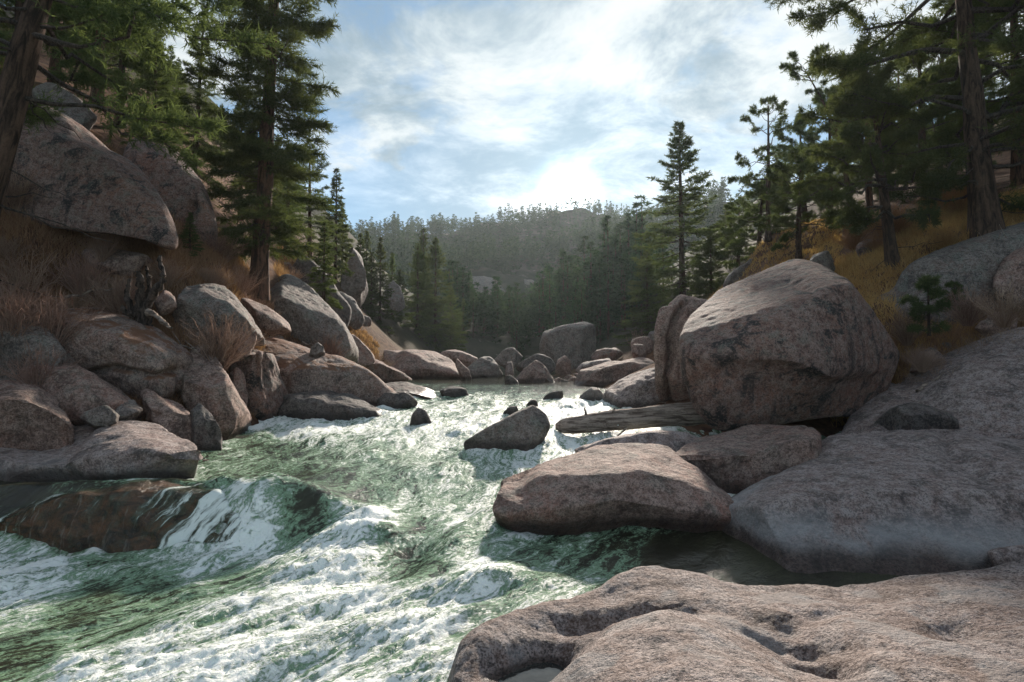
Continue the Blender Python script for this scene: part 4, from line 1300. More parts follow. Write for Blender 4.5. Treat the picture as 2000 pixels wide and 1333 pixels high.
    kk.set(bs.inputs['Normal'], kk.bump(kk.noise(kk.node('ShaderNodeTexCoord').outputs['Object'], 14, 3), .004, .5))
    n = 40
    ang = np.arange(n) * 2 * np.pi / n
    rr = .40 + .05 * np.sin(3 * ang) + .03 * np.sin(5 * ang + 1)
    V = np.stack([rr * np.cos(ang), rr * np.sin(ang) * .8, np.zeros(n)], 1)
    V = np.concatenate([V, [[0, 0, 0]]])
    F = np.stack([np.arange(n), np.roll(np.arange(n), -1), np.full(n, n)], 1)
    z0 = .035
    obj('puddle', mk_mesh('puddle', V, F), m, loc=(pool[0], pool[1], z0), kind='structure')


front_rock()


# ------------------------------------------------------------------ wood
def wob_path(pts, n, jit, seed):
    r = np.random.default_rng(seed)
    pts = np.asarray(pts, float)
    t = np.linspace(0, len(pts) - 1, n)
    out = np.stack([np.interp(t, np.arange(len(pts)), pts[:, c]) for c in range(3)], 1)
    k = np.array([.25, .5, .25])
    for _ in range(4):
        o2 = out.copy()
        o2[1:-1] = .25 * out[:-2] + .5 * out[1:-1] + .25 * out[2:]
        out = o2
    out[1:-1] += r.normal(size=(n - 2, 3)) * jit
    return out


def stranded_log():
    a, b = P(1085, 834, 12.2), P(1420, 802, 12.1)
    path = wob_path([a, (a * .6 + b * .4) + np.array([0, 0, .02]), b], 36, .006, 1)
    rad = np.interp(np.linspace(0, 1, 36), [0, .04, .12, .5, 1], [.06, .14, .18, .22, .25])
    V, F = tubes(path[None], rad[None], 22)
    q = V * 1.0
    c = np.repeat(path, 22, 0)
    d = V - c
    V = c + d * (1 + .10 * fbm(q * np.array([1.2, 5, 5]), 3)[:, None])
    n = len(V)
    base = path[18] - np.array([0, 0, .2])
    root = empty('log', base, 'bleached fallen log lying in the shallows, its end pinned under the huge boulder', 'log')
    me = mk_mesh('trunk', V - base, F)
    obj('trunk', me, M['deadwood'], root)
    r = random.Random(3)
    for i, (k, dx, dz, L) in enumerate([(8, -.1, .9, .16), (14, .2, .8, .12), (20, -.7, -.5, .45), (24, .1, .9, .10), (28, .4, .7, .13), (33, -.6, .6, .4)]):
        p0 = path[k]
        dirv = nrm(np.array([dx, -.35, dz]))
        pp = wob_path([p0 + dirv * .12, p0 + dirv * (.2 + L * .5), p0 + dirv * (.2 + L) + np.array([r.uniform(-.05, .05), 0, 0])], 6, .004, i)
        V, F = tubes(pp[None], np.linspace(.035, .012, 6)[None], 7)
        obj('branch_stub', mk_mesh('branch_stub', V - base, F), M['deadwood'], root)


stranded_log()


def root_stump():
    base = P(285, 625, 12.3)
    root = empty('root_stump', base, 'twisted black root stump with silvery prongs in the dry brush', 'stump')
    r = np.random.default_rng(4)

    def prong(name, pix, r0, r1, sd, mat='blackwood'):
        pts = [P(*a) for a in pix]
        path = wob_path(pts, 18, .012, sd)
        V, F = tubes(path[None], np.linspace(r0, r1, 18)[None] * (1 + .18 * r.normal(size=18))[None], 10)
        c = np.repeat(path, 10, 0)
        V = c + (V - c) * (1 + .3 * fbm(V * 6, 2)[:, None])
        obj(name, mk_mesh(name, V - base, F), M[mat], root)
    prong('prong', [(275, 630, 12.3), (270, 590, 12.2), (278, 560, 12.1), (270, 535, 12.0), (272, 530, 12.0)], 0.110, 0.040, 1)
    prong('prong', [(285, 625, 12.3), (290, 585, 12.1), (310, 560, 11.9), (325, 545, 11.9), (318, 530, 11.9), (310, 512, 12.0), (313, 500, 12.0)], 0.100, 0.032, 2)
    prong('prong', [(280, 620, 12.4), (288, 575, 12.3), (293, 545, 12.2), (285, 520, 12.2)], 0.070, 0.028, 3)
    prong('prong', [(265, 625, 12.3), (250, 590, 12.2), (248, 565, 12.2), (255, 545, 12.2)], 0.080, 0.032, 4)
    prong('root', [(290, 610, 12.2), (305, 615, 12.0), (320, 630, 11.8), (335, 640, 11.7)], 0.060, 0.032, 5, 'deadwood')
    prong('root', [(270, 615, 12.2), (245, 612, 12.0), (238, 600, 12.0)], 0.060, 0.040, 6)
    prong('root', [(280, 640, 12.3), (282, 600, 12.3), (285, 580, 12.4)], 0.150, 0.144, 7)


root_stump()


# ------------------------------------------------------------------ trees
def blades(Pb, D, L, W, r):
    """thin needle faces: base points, directions, lengths, widths"""
    side = nrm(np.cross(D, r.normal(size=D.shape)))
    a = Pb - side * W[:, None] * .5
    b = Pb + side * W[:, None] * .5
    c = Pb + D * L[:, None]
    V = np.stack([a, b, c], 1).reshape(-1, 3)
    return V, np.arange(len(V), dtype=np.int32).reshape(-1, 3)


def make_tree(seed, H, R, kind='fir', cb=0.1, nb=150, tr=0.16, s0=0.2, twn=26, twl=0.42, K=11, bl=0.13, bw=0.026, bend=0.0, droop=0.3, gaps=0.12, prof=None, sides=10, dead=0, limbr=1.0, oneside=None, toplean=None):
    r = np.random.default_rng(seed)
    # trunk
    n = 14
    t = np.linspace(0, 1, n)
    path = np.stack([np.zeros(n), np.zeros(n), t * H], 1)
    ph = r.uniform(0, 6.28, 2)
    path[:, 0] += bend * H * (np.sin(t * 2.2 + ph[0]) - math.sin(ph[0])) * .5
    path[:, 1] += bend * H * (np.sin(t * 2.5 + ph[1]) - math.sin(ph[1])) * .3
    if toplean is not None:
        k = np.maximum(t - toplean[0], 0) / (1 - toplean[0])
        path[:, 0] += toplean[1] * k ** 1.5
    rad = tr * (1 - t) ** .8 + .012
    rad[0] *= 1.35
    rad[1] *= 1.05
    V, F = tubes(path[None], rad[None], sides)
    tc = np.repeat(path, sides, 0)
    V = tc + (V - tc) * (1 + .16 * fbm(V * np.array([3, 3, .8]), 2)[:, None])
    trunk = (V, F)
    # branches
    u = np.sort(r.uniform(0, 1, nb) ** (.92 if kind == 'fir' else .85))
    if kind == 'fir':
        if prof is None:
            shape = (1 - u) ** .82 * .97 + .03
        else:
            shape = np.interp(u, prof[0], prof[1])
        Lb = R * shape * r.uniform(.62, 1.12, nb)
        el = np.radians(np.interp(u, [0, .5, 1], [-20, 0, 48])) + r.normal(size=nb) * .12
    else:
        if prof is None:
            shape = np.interp(u, [0, .15, .5, .8, 1], [.75, 1, .9, .6, .25])
        else:
            shape = np.interp(u, prof[0], prof[1])
        Lb = R * shape * r.uniform(.5, 1.15, nb)
        el = np.radians(np.interp(u, [0, .5, 1], [-5, 12, 45])) + r.normal(size=nb) * .22
    keep = r.uniform(size=nb) > gaps
    keep[-6:] = True
    u, Lb, el = u[keep], Lb[keep], el[keep]
    nb = len(u)
    azm = np.arange(nb) * 2.39996 + r.normal(size=nb) * .5
    if oneside is not None:
        azm = np.where(r.uniform(size=nb) < oneside[1], oneside[0] + r.normal(size=nb) * .6, azm)
    zt = cb + (1 - cb) * u * .985
    bp = np.stack([np.interp(zt, t, path[:, c]) for c in range(3)], 1)
    hd = np.stack([np.cos(azm), np.sin(azm), np.zeros(nb)], 1)
    ks = 6
    s = np.linspace(0, 1, ks)
    curve = (droop * r.uniform(.4, 1.3, nb))
    pts = bp[:, None] + Lb[:, None, None] * (hd[:, None] * (s * 1.0)[None, :, None] * np.cos(el)[:, None, None])
    pts[:, :, 2] += Lb[:, None] * (s[None] * np.sin(el)[:, None] + (s[None] ** 2 * (.5 if kind == 'fir' else .35) - s[None] * .45) * curve[:, None])
    jit = r.normal(size=pts.shape) * (Lb[:, None, None] * (.02 if kind == 'fir' else .045))
    jit[:, 0] = 0
    pts += jit
    rb = np.clip(.011 * Lb + .006, .008, .09)[:, None] * limbr * np.linspace(1.15, .25, ks)[None]
    limbs = tubes(pts, rb, 4)
    # dead snags below the crown
    if dead:
        nd = dead
        zz = r.uniform(.15 * cb, max(cb, .2) * 1.2, nd)
        dp = np.stack([np.interp(zz, t, path[:, c]) for c in range(3)], 1)
        da = r.uniform(0, 6.28, nd)
        dl = R * r.uniform(.15, .6, nd)
        dd = np.stack([np.cos(da), np.sin(da), r.uniform(-.4, .2, nd)], 1)
        q = dp[:, None] + dd[:, None] * (s[None, :, None] * dl[:, None, None])
        q += r.normal(size=q.shape) * dl[:, None, None] * .03
        limbs = join(limbs, tubes(q, np.repeat(np.linspace(.018, .005, ks)[None], nd, 0), 4))
    # twigs
    cnt = np.maximum((twn * Lb / R * r.uniform(.7, 1.2, nb)).astype(int), 4)
    bi = np.repeat(np.arange(nb), cnt)
    N = len(bi)
    ss = s0 + (1 - s0) * r.uniform(0, 1, N) ** (.8 if kind == 'fir' else .6)
    fi = ss * (ks - 1)
    i0 = np.minimum(fi.astype(int), ks - 2)
    fr = (fi - i0)[:, None]
    bpz = pts[bi, i0] * (1 - fr) + pts[bi, i0 + 1] * fr
    bd = nrm(pts[bi, i0 + 1] - pts[bi, i0])
    side = nrm(np.cross(bd, np.array([0, 0, 1.0])))
    sg = np.where(r.uniform(size=N) < .5, -1, 1)[:, None]
    a = r.uniform(.45, 1.25, N)[:, None]
    upj = r.normal(size=(N, 1)) * (.22 if kind == 'fir' else .5) + (-.10 if kind == 'fir' else .25)
    td = nrm(bd * np.cos(a) + side * sg * np.sin(a) + np.array([0, 0, 1.0]) * upj)
    tl = twl * (1.15 - .6 * ss) * r.uniform(.5, 1.2, N) * np.clip(Lb[bi] / (R * .5), .35, 1.15)
    # needles
    b2 = np.repeat(np.arange(N), K)
    uu = r.uniform(0, 1, N * K) if kind == 'fir' else r.uniform(.45, 1.0, N * K)
    base = bpz[b2] + td[b2] * (tl[b2] * uu)[:, None]
    nd_ = nrm(td[b2] * (.7 if kind == 'fir' else .5) + r.normal(size=(N * K, 3)) * (.48 if kind == 'fir' else .62))
    LL = bl * r.uniform(.6, 1.25, N * K)
    WW = bw * r.uniform(.7, 1.3, N * K)
    crown = blades(base, nd_, LL, WW, r)
    return trunk, limbs, crown


PROTO = {}


def proto(key, bark='bark', leaf='fir', **kw):
    tk, lb, cr = make_tree(**kw)
    PROTO[key] = dict(trunk=mk_mesh('trunk', *tk), limbs=mk_mesh('limbs', *lb), crown=mk_mesh('crown', *cr, smooth=False), H=kw['H'])
    PROTO[key]['trunk'].materials.append(M[bark])
    PROTO[key]['limbs'].materials.append(M['greybark'])
    PROTO[key]['crown'].materials.append(M[leaf])


proto('leaner', 'bark', 'pine', seed=1, H=11, R=3.6, kind='pine', cb=.38, nb=70, tr=.30, s0=.3, twn=166, twl=.5, K=12, bl=.17, bw=.022, bend=.02, dead=14, gaps=.05)
proto('tall', 'redbark', 'fir', seed=2, H=17, R=2.15, kind='fir', cb=.10, nb=270, tr=.28, s0=.12, twn=96, twl=.6, K=12, bl=.17, bw=.026, droop=.35, gaps=.18, prof=([0, .1, .35, .55, .8, 1], [.62, .8, .85, 1.0, .72, .3]), dead=12)
proto('firA', 'bark', 'fir', seed=3, H=11, R=2.5, kind='fir', cb=.06, nb=170, tr=.19, s0=.15, twn=77, twl=.55, K=11, bl=.16, bw=.03, droop=.35, gaps=.1)
proto('firB', 'bark', 'fir', seed=4, H=10, R=2.1, kind='fir', cb=.2, nb=130, tr=.17, s0=.15, twn=70, twl=.5, K=11, bl=.16, bw=.03, droop=.25, gaps=.16, bend=.01, dead=8)
proto('firC', 'redbark', 'fir', seed=5, H=12, R=2.6, kind='fir', cb=.28, nb=120, tr=.22, s0=.22, twn=80, twl=.55, K=11, bl=.17, bw=.03, droop=.3, gaps=.2, bend=.012, dead=14, prof=([0, .2, .6, 1], [.7, 1, .75, .15]))
proto('spruce', 'bark', 'fir', seed=6, H=15, R=3.8, kind='fir', cb=.04, nb=230, tr=.20, s0=.2, twn=80, twl=.6, K=9, bl=.2, bw=.045, droop=.45, gaps=.2)
proto('slim', 'bark', 'fir', seed=7, H=10, R=1.35, kind='fir', cb=.12, nb=120, tr=.12, s0=.2, twn=38, twl=.42, K=9, bl=.2, bw=.05, droop=.3, gaps=.2)
proto('pineA', 'bark', 'pine', seed=8, H=8, R=2.7, kind='pine', cb=.22, nb=60, tr=.19, s0=.4, twn=140, twl=.42, K=13, bl=.17, bw=.024, bend=.05, gaps=.08, dead=8)
proto('pineB', 'bark', 'pine', seed=9, H=7, R=2.3, kind='pine', cb=.3, nb=42, tr=.16, s0=.5, twn=115, twl=.36, K=13, bl=.17, bw=.026, bend=.07, gaps=.1, dead=10)
proto('sparse', 'bark', 'pine', seed=10, H=7.4, R=1.9, kind='pine', cb=.30, nb=34, tr=.13, s0=.55, twn=52, twl=.34, K=12, bl=.17, bw=.03, bend=.02, gaps=.1, dead=12)
proto('twisted', 'bark', 'pine', seed=12, H=9.6, R=1.9, kind='pine', cb=.35, nb=44, tr=.17, s0=.5, twn=87, twl=.36, K=13, bl=.17, bw=.026, bend=.10, gaps=.25, dead=10, toplean=(.55, -1.5), prof=([0, .3, .45, .75, .85, 1], [1, .9, .5, .15, .9, .9]))
proto('great', 'bark', 'pine', seed=13, H=13, R=4.4, kind='pine', cb=.10, nb=92, tr=.30, s0=.28, twn=262, twl=.55, K=12, bl=.17, bw=.024, bend=.015, droop=.7, gaps=.05, limbr=1.3, prof=([0, .2, .5, .8, 1], [.7, .95, 1, .8, .4]), dead=10)
proto('leanpine', 'bark', 'pine', seed=14, H=7.5, R=3.0, kind='pine', cb=.25, nb=54, tr=.22, s0=.4, twn=192, twl=.45, K=13, bl=.17, bw=.024, bend=.06, gaps=.05, oneside=(3.5, .5), limbr=1.5, dead=6)
proto('sapling', 'bark', 'pine', seed=15, H=1.5, R=.75, kind='pine', cb=.05, nb=26, tr=.03, s0=.25, twn=45, twl=.16, K=14, bl=.15, bw=.014, gaps=0)


def conifer(key, pix, H, label, cat='conifer', group=None, lean=(0, 0), rz=0.0, name='conifer', fat=1.0, sink=.25, world=False):
    b = np.array(pix) if world else P(*pix)
    p = PROTO[key]
    s = H / p['H']
    root = empty(name, (b[0], b[1], b[2] - sink), label, cat, group, rot=(lean[1], lean[0], rz), scale=(s * fat, s * fat, s))
    for part in ('trunk', 'limbs', 'crown'):
        o = bpy.data.objects.new(part, p[part])
        COL.objects.link(o)
        o.parent = root
    return root


# wooded slope over the enormous boulder
conifer('leaner', (-105, 630, 10.6), 12, 'leaning pine with a thick furrowed trunk crossing the enormous overhanging boulder', 'pine tree', lean=(.27, .03), rz=0, name='pine_tree')
conifer('tall', (505, 572, 19), 17.5, 'very tall fir with a red trunk standing over the striated ramp', 'fir tree', lean=(.035, 0), name='fir_tree')
conifer('firA', (378, 352, 24), 8.0, 'spire shaped fir with a sharp tip between the forest and the very tall fir', 'fir tree', lean=(.04, 0), name='fir_tree', rz=0, fat=.8)
conifer('firC', (470, 420, 27), 5.8, 'dark fir filling the gap behind the very tall fir', 'fir tree', name='fir_tree', rz=2)
conifer('firA', (300, 300, 20), 4.6, 'bushy bright green fir over the humped boulder', 'fir tree', name='fir_tree', rz=3, fat=1.15)
conifer('firC', (190, 195, 19), 9.5, 'fir with a bare reddish trunk behind the enormous boulder', 'fir tree', name='fir_tree', rz=.5)
conifer('firB', (235, 235, 22), 9.0, 'dense dark fir beside the bare reddish trunk', 'fir tree', name='fir_tree', rz=1.5)
conifer('firC', (110, 150, 22), 11, 'old fir whose trunk shows above the grey slab on the slope', 'fir tree', name='fir_tree', rz=2.5)
conifer('firB', (40, 160, 17), 10, 'shaggy fir at the picture edge above the leaning trunk', 'fir tree', name='fir_tree', rz=3.5)
conifer('firA', (-70, 190, 20), 10, 'fir at the outermost edge of the wooded slope', 'fir tree', name='fir_tree', rz=4)
conifer('firA', (160, 110, 29), 11, 'tall fir deep in the shaded forest', 'fir tree', name='fir_tree', rz=5)
conifer('firB', (290, 190, 31), 5.5, 'fir with a ragged top beyond the bright green one', 'fir tree', name='fir_tree', rz=.2)
conifer('firB', (330, 260, 27), 4.6, 'short fir at the foot of the spire shaped fir', 'fir tree', name='fir_tree', rz=2.2)
conifer('firA', (345, 300, 33), 6.0, 'fir showing through behind the spire shaped fir', 'fir tree', name='fir_tree', rz=1.2)
conifer('firA', (430, 380, 35), 6.0, 'fir between the spire shaped fir and the very tall fir', 'fir tree', name='fir_tree', rz=4.2)
conifer('firB', (560, 480, 25), 4.8, 'thick fir on the river side of the very tall fir', 'fir tree', name='fir_tree', rz=.9, fat=1.2)
conifer('firC', (605, 560, 29), 7.8, 'fir with a forked leafy top above the shaded rock face', 'fir tree', name='fir_tree', rz=3.1)
conifer('slim', (632, 600, 24), 3.9, 'young fir growing from the rock face beside the great grey boulder', 'fir tree', name='fir_tree', rz=1.1, fat=1.5)
conifer('slim', (655, 545, 36), 7.4, 'slender fir that ends the dark wood against the sky', 'fir tree', name='fir_tree', rz=.4, fat=1.25)
conifer('slim', (668, 560, 42), 6.5, 'smaller slender fir stepping down beside the grey cliff', 'fir tree', name='fir_tree', rz=2.4, fat=1.2)
conifer('firA', (540, 470, 33), 6.5, 'fir in the shade behind the thick one', 'fir tree', name='fir_tree', rz=3.8)
conifer('slim', (370, 505, 15.8), 1.35, 'small fir sapling in front of the humped boulder', 'sapling', name='fir_sapling', fat=2.0, sink=.05)
# conifers round the bend
midt = [('slim', (702, 655, 44), 8.6, 'thin pale green conifer left of a pair of bare poles'), ('slim', (725, 640, 46), 6.8, 'thin conifer with its crown only in the top half'),
        ('slim', (742, 655, 47), 8.8, 'thin conifer at the edge of the dense firs'), ('slim', (715, 610, 58), 9.0, 'conifer tip rising between the thin pair'), ('slim', (765, 655, 52), 8.2, 'conifer leaning on the dense firs beside the slanting rock'),
        ('spruce', (815, 690, 56), 11.5, 'broad dark fir at the bend of the river'), ('spruce', (850, 692, 58), 12.6, 'tallest fir in the clump at the bend'), ('spruce', (780, 690, 60), 9.5, 'short fir in the shadow of the clump at the bend'),
        ('spruce', (880, 690, 62), 8.0, 'low spreading fir at the foot of the clump'), ('firA', (905, 692, 70), 7.5, 'hazy fir beyond the end of the clump'), ('slim', (826, 660, 66), 13.5, 'slim fir with a spindly top above the clump')]
for i, (k, pix, H, lab) in enumerate(midt):
    lab = lab.replace(' left of', ' beside')
    conifer(k, pix, H, lab, 'conifer', rz=i * 1.3, sink=.6, fat=1.15)
# the other side
conifer('spruce', (1335, 655, 39), 15.2, 'tall symmetrical spruce standing alone against the bright sky', 'spruce tree', name='spruce_tree', lean=(-.01, 0), fat=1.25)
conifer('spruce', (1265, 672, 44), 7.6, 'bushy spruce at the foot of the tall symmetrical one', 'spruce tree', name='spruce_tree', rz=1, fat=1.5)
conifer('spruce', (1390, 640, 36), 6.2, 'low wide spruce between the tall one and the pine slope', 'spruce tree', name='spruce_tree', rz=2, fat=1.5)
conifer('sparse', (1500, 462, 27), 6.9, 'thin crowned pine with bare limbs against the sky', 'pine tree', name='pine_tree', rz=.3)
conifer('twisted', (1668, 470, 19.5), 6.5, 'crooked pine whose bent top leans out over the slope', 'pine tree', name='pine_tree', rz=0)
conifer('firC', (1700, 440, 22), 7.8, 'upright dark pine behind the crooked one', 'pine tree', name='pine_tree', rz=1, fat=.9)
conifer('leanpine', (1745, 510, 15.3), 5.4, 'leaning pine with a low curved limb above the rust coloured rock', 'pine tree', name='pine_tree', lean=(-.18, 0), rz=0)
conifer('great', (1925, 446, 14.5), 12.5, 'great dark pine with sweeping boughs above the whaleback slab', 'pine tree', name='pine_tree', lean=(-.10, 0), rz=.4)
conifer('pineA', (1560, 505, 23), 4.6, 'dense low pine beside the crest of the huge boulder', 'pine tree', name='pine_tree', rz=2, fat=1.2)
conifer('pineA', (1480, 520, 30), 5.0, 'rounded pine below the thin crowned one', 'pine tree', name='pine_tree', rz=3, fat=1.2)
conifer('pineA', (1440, 545, 36), 5.2, 'bushy pine next to the pale broken outcrop', 'pine tree', name='pine_tree', rz=4, fat=1.2)
conifer('pineB', (1620, 455, 25), 6.2, 'open pine showing sky behind the crooked one', 'pine tree', name='pine_tree', rz=5)
conifer('pineA', (1575, 450, 29), 5.8, 'broad pine filling the middle of the slope', 'pine tree', name='pine_tree', rz=.7, fat=1.15)
conifer('pineB', (1810, 420, 21), 7.5, 'pine with a plain straight trunk up the slope from the leaning one', 'pine tree', name='pine_tree', rz=1.7)
conifer('pineA', (1830, 400, 24), 8.0, 'second straight pine higher up the slope', 'pine tree', name='pine_tree', rz=2.7)
conifer('firC', (1990, 380, 19), 11, 'dark conifer at the picture edge behind the great pine', 'pine tree', name='pine_tree', rz=3.7)
conifer('pineA', (2090, 420, 15), 9.0, 'pine whose boughs hang in from the picture edge', 'pine tree', name='pine_tree', rz=4.7, fat=1.2)
conifer('firA', (1900, 330, 28), 9.5, 'tall conifer on the upper slope behind the great pine', 'pine tree', name='pine_tree', rz=5.7)
conifer('firC', (1760, 400, 30), 8.5, 'shaded conifer behind the straight trunks', 'pine tree', name='pine_tree', rz=.1)
conifer('pineA', (1700, 420, 28), 5.8, 'shrubby pine under the upright dark one', 'pine tree', name='pine_tree', rz=1.1, fat=1.2)
conifer('firB', (1520, 440, 42), 5.6, 'conifer peering over the slope behind the thin crowned pine', 'pine tree', name='pine_tree', rz=2.1, fat=1.3)
conifer('firB', (1420, 520, 52), 6.0, 'conifer on the shoulder beyond the low wide spruce', 'pine tree', name='pine_tree', rz=3.1, fat=1.3)
conifer('sapling', (1815, 655, 11.9), 1.15, 'young bright green pine seedling in the dry brush above the apron', 'sapling', name='pine_sapling', sink=.02)
conifer('sapling', (1865, 610, 12.3), .62, 'smaller pine seedling up the bank from the bright one', 'sapling', name='pine_sapling', rz=2, sink=.02)

# ------------------------------------------------------------------ forest on the far hill
proto('farA', 'bark', 'far', seed=31, H=11, R=1.9, kind='fir', cb=.1, nb=46, tr=.16, s0=.15, twn=12, twl=.7, K=3, bl=.55, bw=.22, droop=.35, gaps=.12, sides=5)
proto('farB', 'bark', 'far', seed=32, H=11, R=1.5, kind='fir', cb=.25, nb=36, tr=.15, s0=.2, twn=11, twl=.6, K=3, bl=.55, bw=.22, droop=.25, gaps=.2, sides=5)
proto('farC', 'bark', 'far', seed=33, H=11, R=2.2, kind='pine', cb=.35, nb=26, tr=.16, s0=.3, twn=14, twl=.7, K=3, bl=.5, bw=.24, gaps=.15, sides=5)
proto('farD', 'bark', 'far', seed=34, H=11, R=1.1, kind='fir', cb=.45, nb=26, tr=.13, s0=.2, twn=8, twl=.5, K=3, bl=.5, bw=.2, gaps=.25, sides=5, dead=5)


def far_forest():
    r = np.random.default_rng(77)
    cand = []
    # nearer belt at the valley foot
    for _ in range(150):
        D = r.uniform(74, 118)
        px = r.uniform(870, 1260)
        cand.append((px, D, r.uniform(5.5, 8.5) if px < 1060 else r.uniform(9, 13.5), 'foot'))
    for _ in range(60):
        cand.append((r.uniform(1085, 1300), r.uniform(52, 76), r.uniform(5, 8.5), 'foot'))
    for _ in range(30):
        cand.append((r.uniform(890, 1060), r.uniform(66, 82), r.uniform(4, 6.5), 'foot'))
    for _ in range(1700):
        D = 120 + 160 * r.uniform(0, 1) ** .8
        px = r.uniform(560, 1420)
        cand.append((px, D, r.uniform(6, 11.5), 'flank'))
    for _ in range(120):
        D = r.uniform(90, 200)
        cand.append((r.uniform(1380, 1900), D, r.uniform(6, 10), 'flank'))
    rim = []
    for px in np.concatenate([[985, 992, 1006, 1010, 1038, 1043, 1048, 945, 880, 850, 838, 815, 722, 735, 760, 800, 825, 910, 928], r.uniform(1130, 1290, 34), r.uniform(690, 900, 16)]):
        rim.append((px, r.uniform(281, 292), r.uniform(4.5, 8.5), 'rim'))
    trees = rim + cand
    arr = []
    for px, D, H, kind in trees:
        x = (px - 1000) / FPX * D
        arr.append((x, D, H, kind))
    A = np.array([[a[0], a[1]] for a in arr])
    Z = ground_z(A[:, 0], A[:, 1])
    # thin the woods: rocky gaps
    gap = fbm(np.stack([A[:, 0] * .03, A[:, 1] * .03, np.zeros(len(A))], 1), 3)
    items = []
    for (x, D, H, kind), z, g in zip(arr, Z, gap):
        if kind == 'flank' and g < -.45:
            continue
        px = 1000 + FPX * x / D
        py = 666.5 + 42 - FPX * (z - 2.2) / D
        if kind == 'flank' and (885 < px < 1055 and 545 < py < 612):
            continue
        items.append((H / D, x, D, z, H, kind))
    near = sorted([i for i in items if i[5] != 'rim'], key=lambda t: -t[0])
    rims = [i for i in items if i[5] == 'rim']
    singles = rims + near[:235 - len(rims)]
    rest = near[235 - len(rims):]
    labs = {'rim': ('conifer on the far rim skyline', 'conifers along the far rim'),
            'foot': ('hazy conifer at the hill foot', 'conifers at the foot of the far hill'),
            'flank': ('distant conifer on the hill flank', 'conifers on the flank of the far hill')}
    for i, (_, x, D, z, H, kind) in enumerate(singles):
        key = ('farD' if r.uniform() < .45 else 'farB') if kind == 'rim' else ['farA', 'farB', 'farC', 'farA'][i % 4]
        lab, grp = labs[kind]
        look = {'farA': 'full', 'farB': 'slender', 'farC': 'round headed', 'farD': 'bare stemmed'}[key]
        px = 1000 + FPX * x / D
        where = ('above the clump of firs at the bend' if px < 880 else 'beside the pale domed cliff' if px < 1050 else 'below the bare crag' if px < 1180 else 'towards the tall symmetrical spruce' if px < 1340 else 'behind the pine slope')
        lab = look + ' ' + lab + ' ' + where.replace('towards the tall symmetrical spruce', 'near the lone spruce')
        conifer(key, (x, D, z), H, lab, 'conifer', grp, rz=r.uniform(0, 6.28), fat=r.uniform(.85, 1.35), sink=.5, world=True)
    # the remainder of the wood reads as one mass
    Vs, Fs, o = [], [], 0
    src = []
    for key in ('farA', 'farB', 'farC'):
        me = PROTO[key]['crown']
        V = np.empty(len(me.vertices) * 3, np.float32)
        me.vertices.foreach_get('co', V)
        V = V.reshape(-1, 3, 3)
        src.append((V[::3].reshape(-1, 3) * np.array([1, 1, 1]), V[::3]))
    for i, (_, x, D, z, H, kind) in enumerate(rest):
        V = src[i % 3][1]
        c = V.mean(1, keepdims=True)
        V = (c + (V - c) * 1.7).reshape(-1, 3)
        a = r.uniform(0, 6.28)
        s = H / 11
        f = r.uniform(.9, 1.3)
        W = np.stack([(V[:, 0] * math.cos(a) - V[:, 1] * math.sin(a)) * s * f + x, (V[:, 0] * math.sin(a) + V[:, 1] * math.cos(a)) * s * f + D, V[:, 2] * s + z - .4], 1)
        Vs.append(W)
    V = np.concatenate(Vs)
    F = np.arange(len(V), dtype=np.int32).reshape(-1, 3)
    obj('hillside_forest', mk_mesh('hillside_forest', V, F, smooth=False), M['far'], label='dark conifer wood covering the upper part of the far hill', cat='forest', kind='stuff')


far_forest()


# ------------------------------------------------------------------ brush and grass
def make_shrub(seed, H, R, n=70, rr=.006):
    r = np.random.default_rng(seed)
    az = r.uniform(0, 6.28, n)
    sp = r.uniform(.05, 1, n) ** .7
    k = 6
    s = np.linspace(0, 1, k)
    top = np.stack([np.cos(az) * R * sp, np.sin(az) * R * sp, H * r.uniform(.55, 1.05, n) * (1 - .35 * sp ** 2)], 1)
    base = np.stack([np.cos(az), np.sin(az), np.zeros(n)], 1) * r.uniform(0, .15, n)[:, None] * R
    st = base[:, None] + (top - base)[:, None] * s[None, :, None]
    st[:, :, 2] += (s * (1 - s))[None] * H * .3 * r.uniform(-.3, 1, n)[:, None]
    st += r.normal(size=st.shape) * R * .035 * s[None, :, None]
    A = tubes(st, np.repeat(np.linspace(rr * 1.4, rr * .5, k)[None], n, 0), 3)
    m = n * 9
    bi = r.integers(0, n, m)
    fi = r.uniform(1.2, k - 1.01, m)
    i0 = fi.astype(int)
    fr = (fi - i0)[:, None]
    p0 = st[bi, i0] * (1 - fr) + st[bi, i0 + 1] * fr
    d = nrm(nrm(st[bi, i0 + 1] - st[bi, i0]) + r.normal(size=(m, 3)) * .6 + np.array([0, 0, .25]))
    L = R * r.uniform(.12, .42, m)
    q = p0[:, None] + d[:, None] * L[:, None, None] * np.linspace(0, 1, 3)[None, :, None]
    q[:, 1:] += r.normal(size=(m, 2, 3)) * L[:, None, None] * .12
    B = tubes(q, np.repeat(np.array([rr * .6, rr * .5, rr * .3])[None], m, 0), 3)
    return join(A, B)


SHR = [mk_mesh('shrub', *make_shrub(50 + i, 1.0, .75, n)) for i, n in enumerate((80, 110, 60))]
for me in SHR:
    me.materials.append(M['twig'])


def shrub(i, pix, s, label, group=None, mat=None, flat=1.0, onground=True):
    q = P(*pix)
    if onground:
        z = float(ground_z(np.array([q[0]]), np.array([q[1]]))[0])
        z = min(max(z, q[2] - .35), q[2] + .1)
    else:
        z = q[2]
    me = SHR[i % 3]
    if mat:
        me = me.copy()
        me.materials.clear()
        me.materials.append(M[mat])
    o = obj('shrub', me, loc=(q[0], q[1], z - .05), label=label, cat='shrub', group=group)
    o.scale = (s, s, s * flat)
    o.rotation_euler = (random.uniform(-.1, .1), random.uniform(-.1, .1), random.uniform(0, 6))
    return o


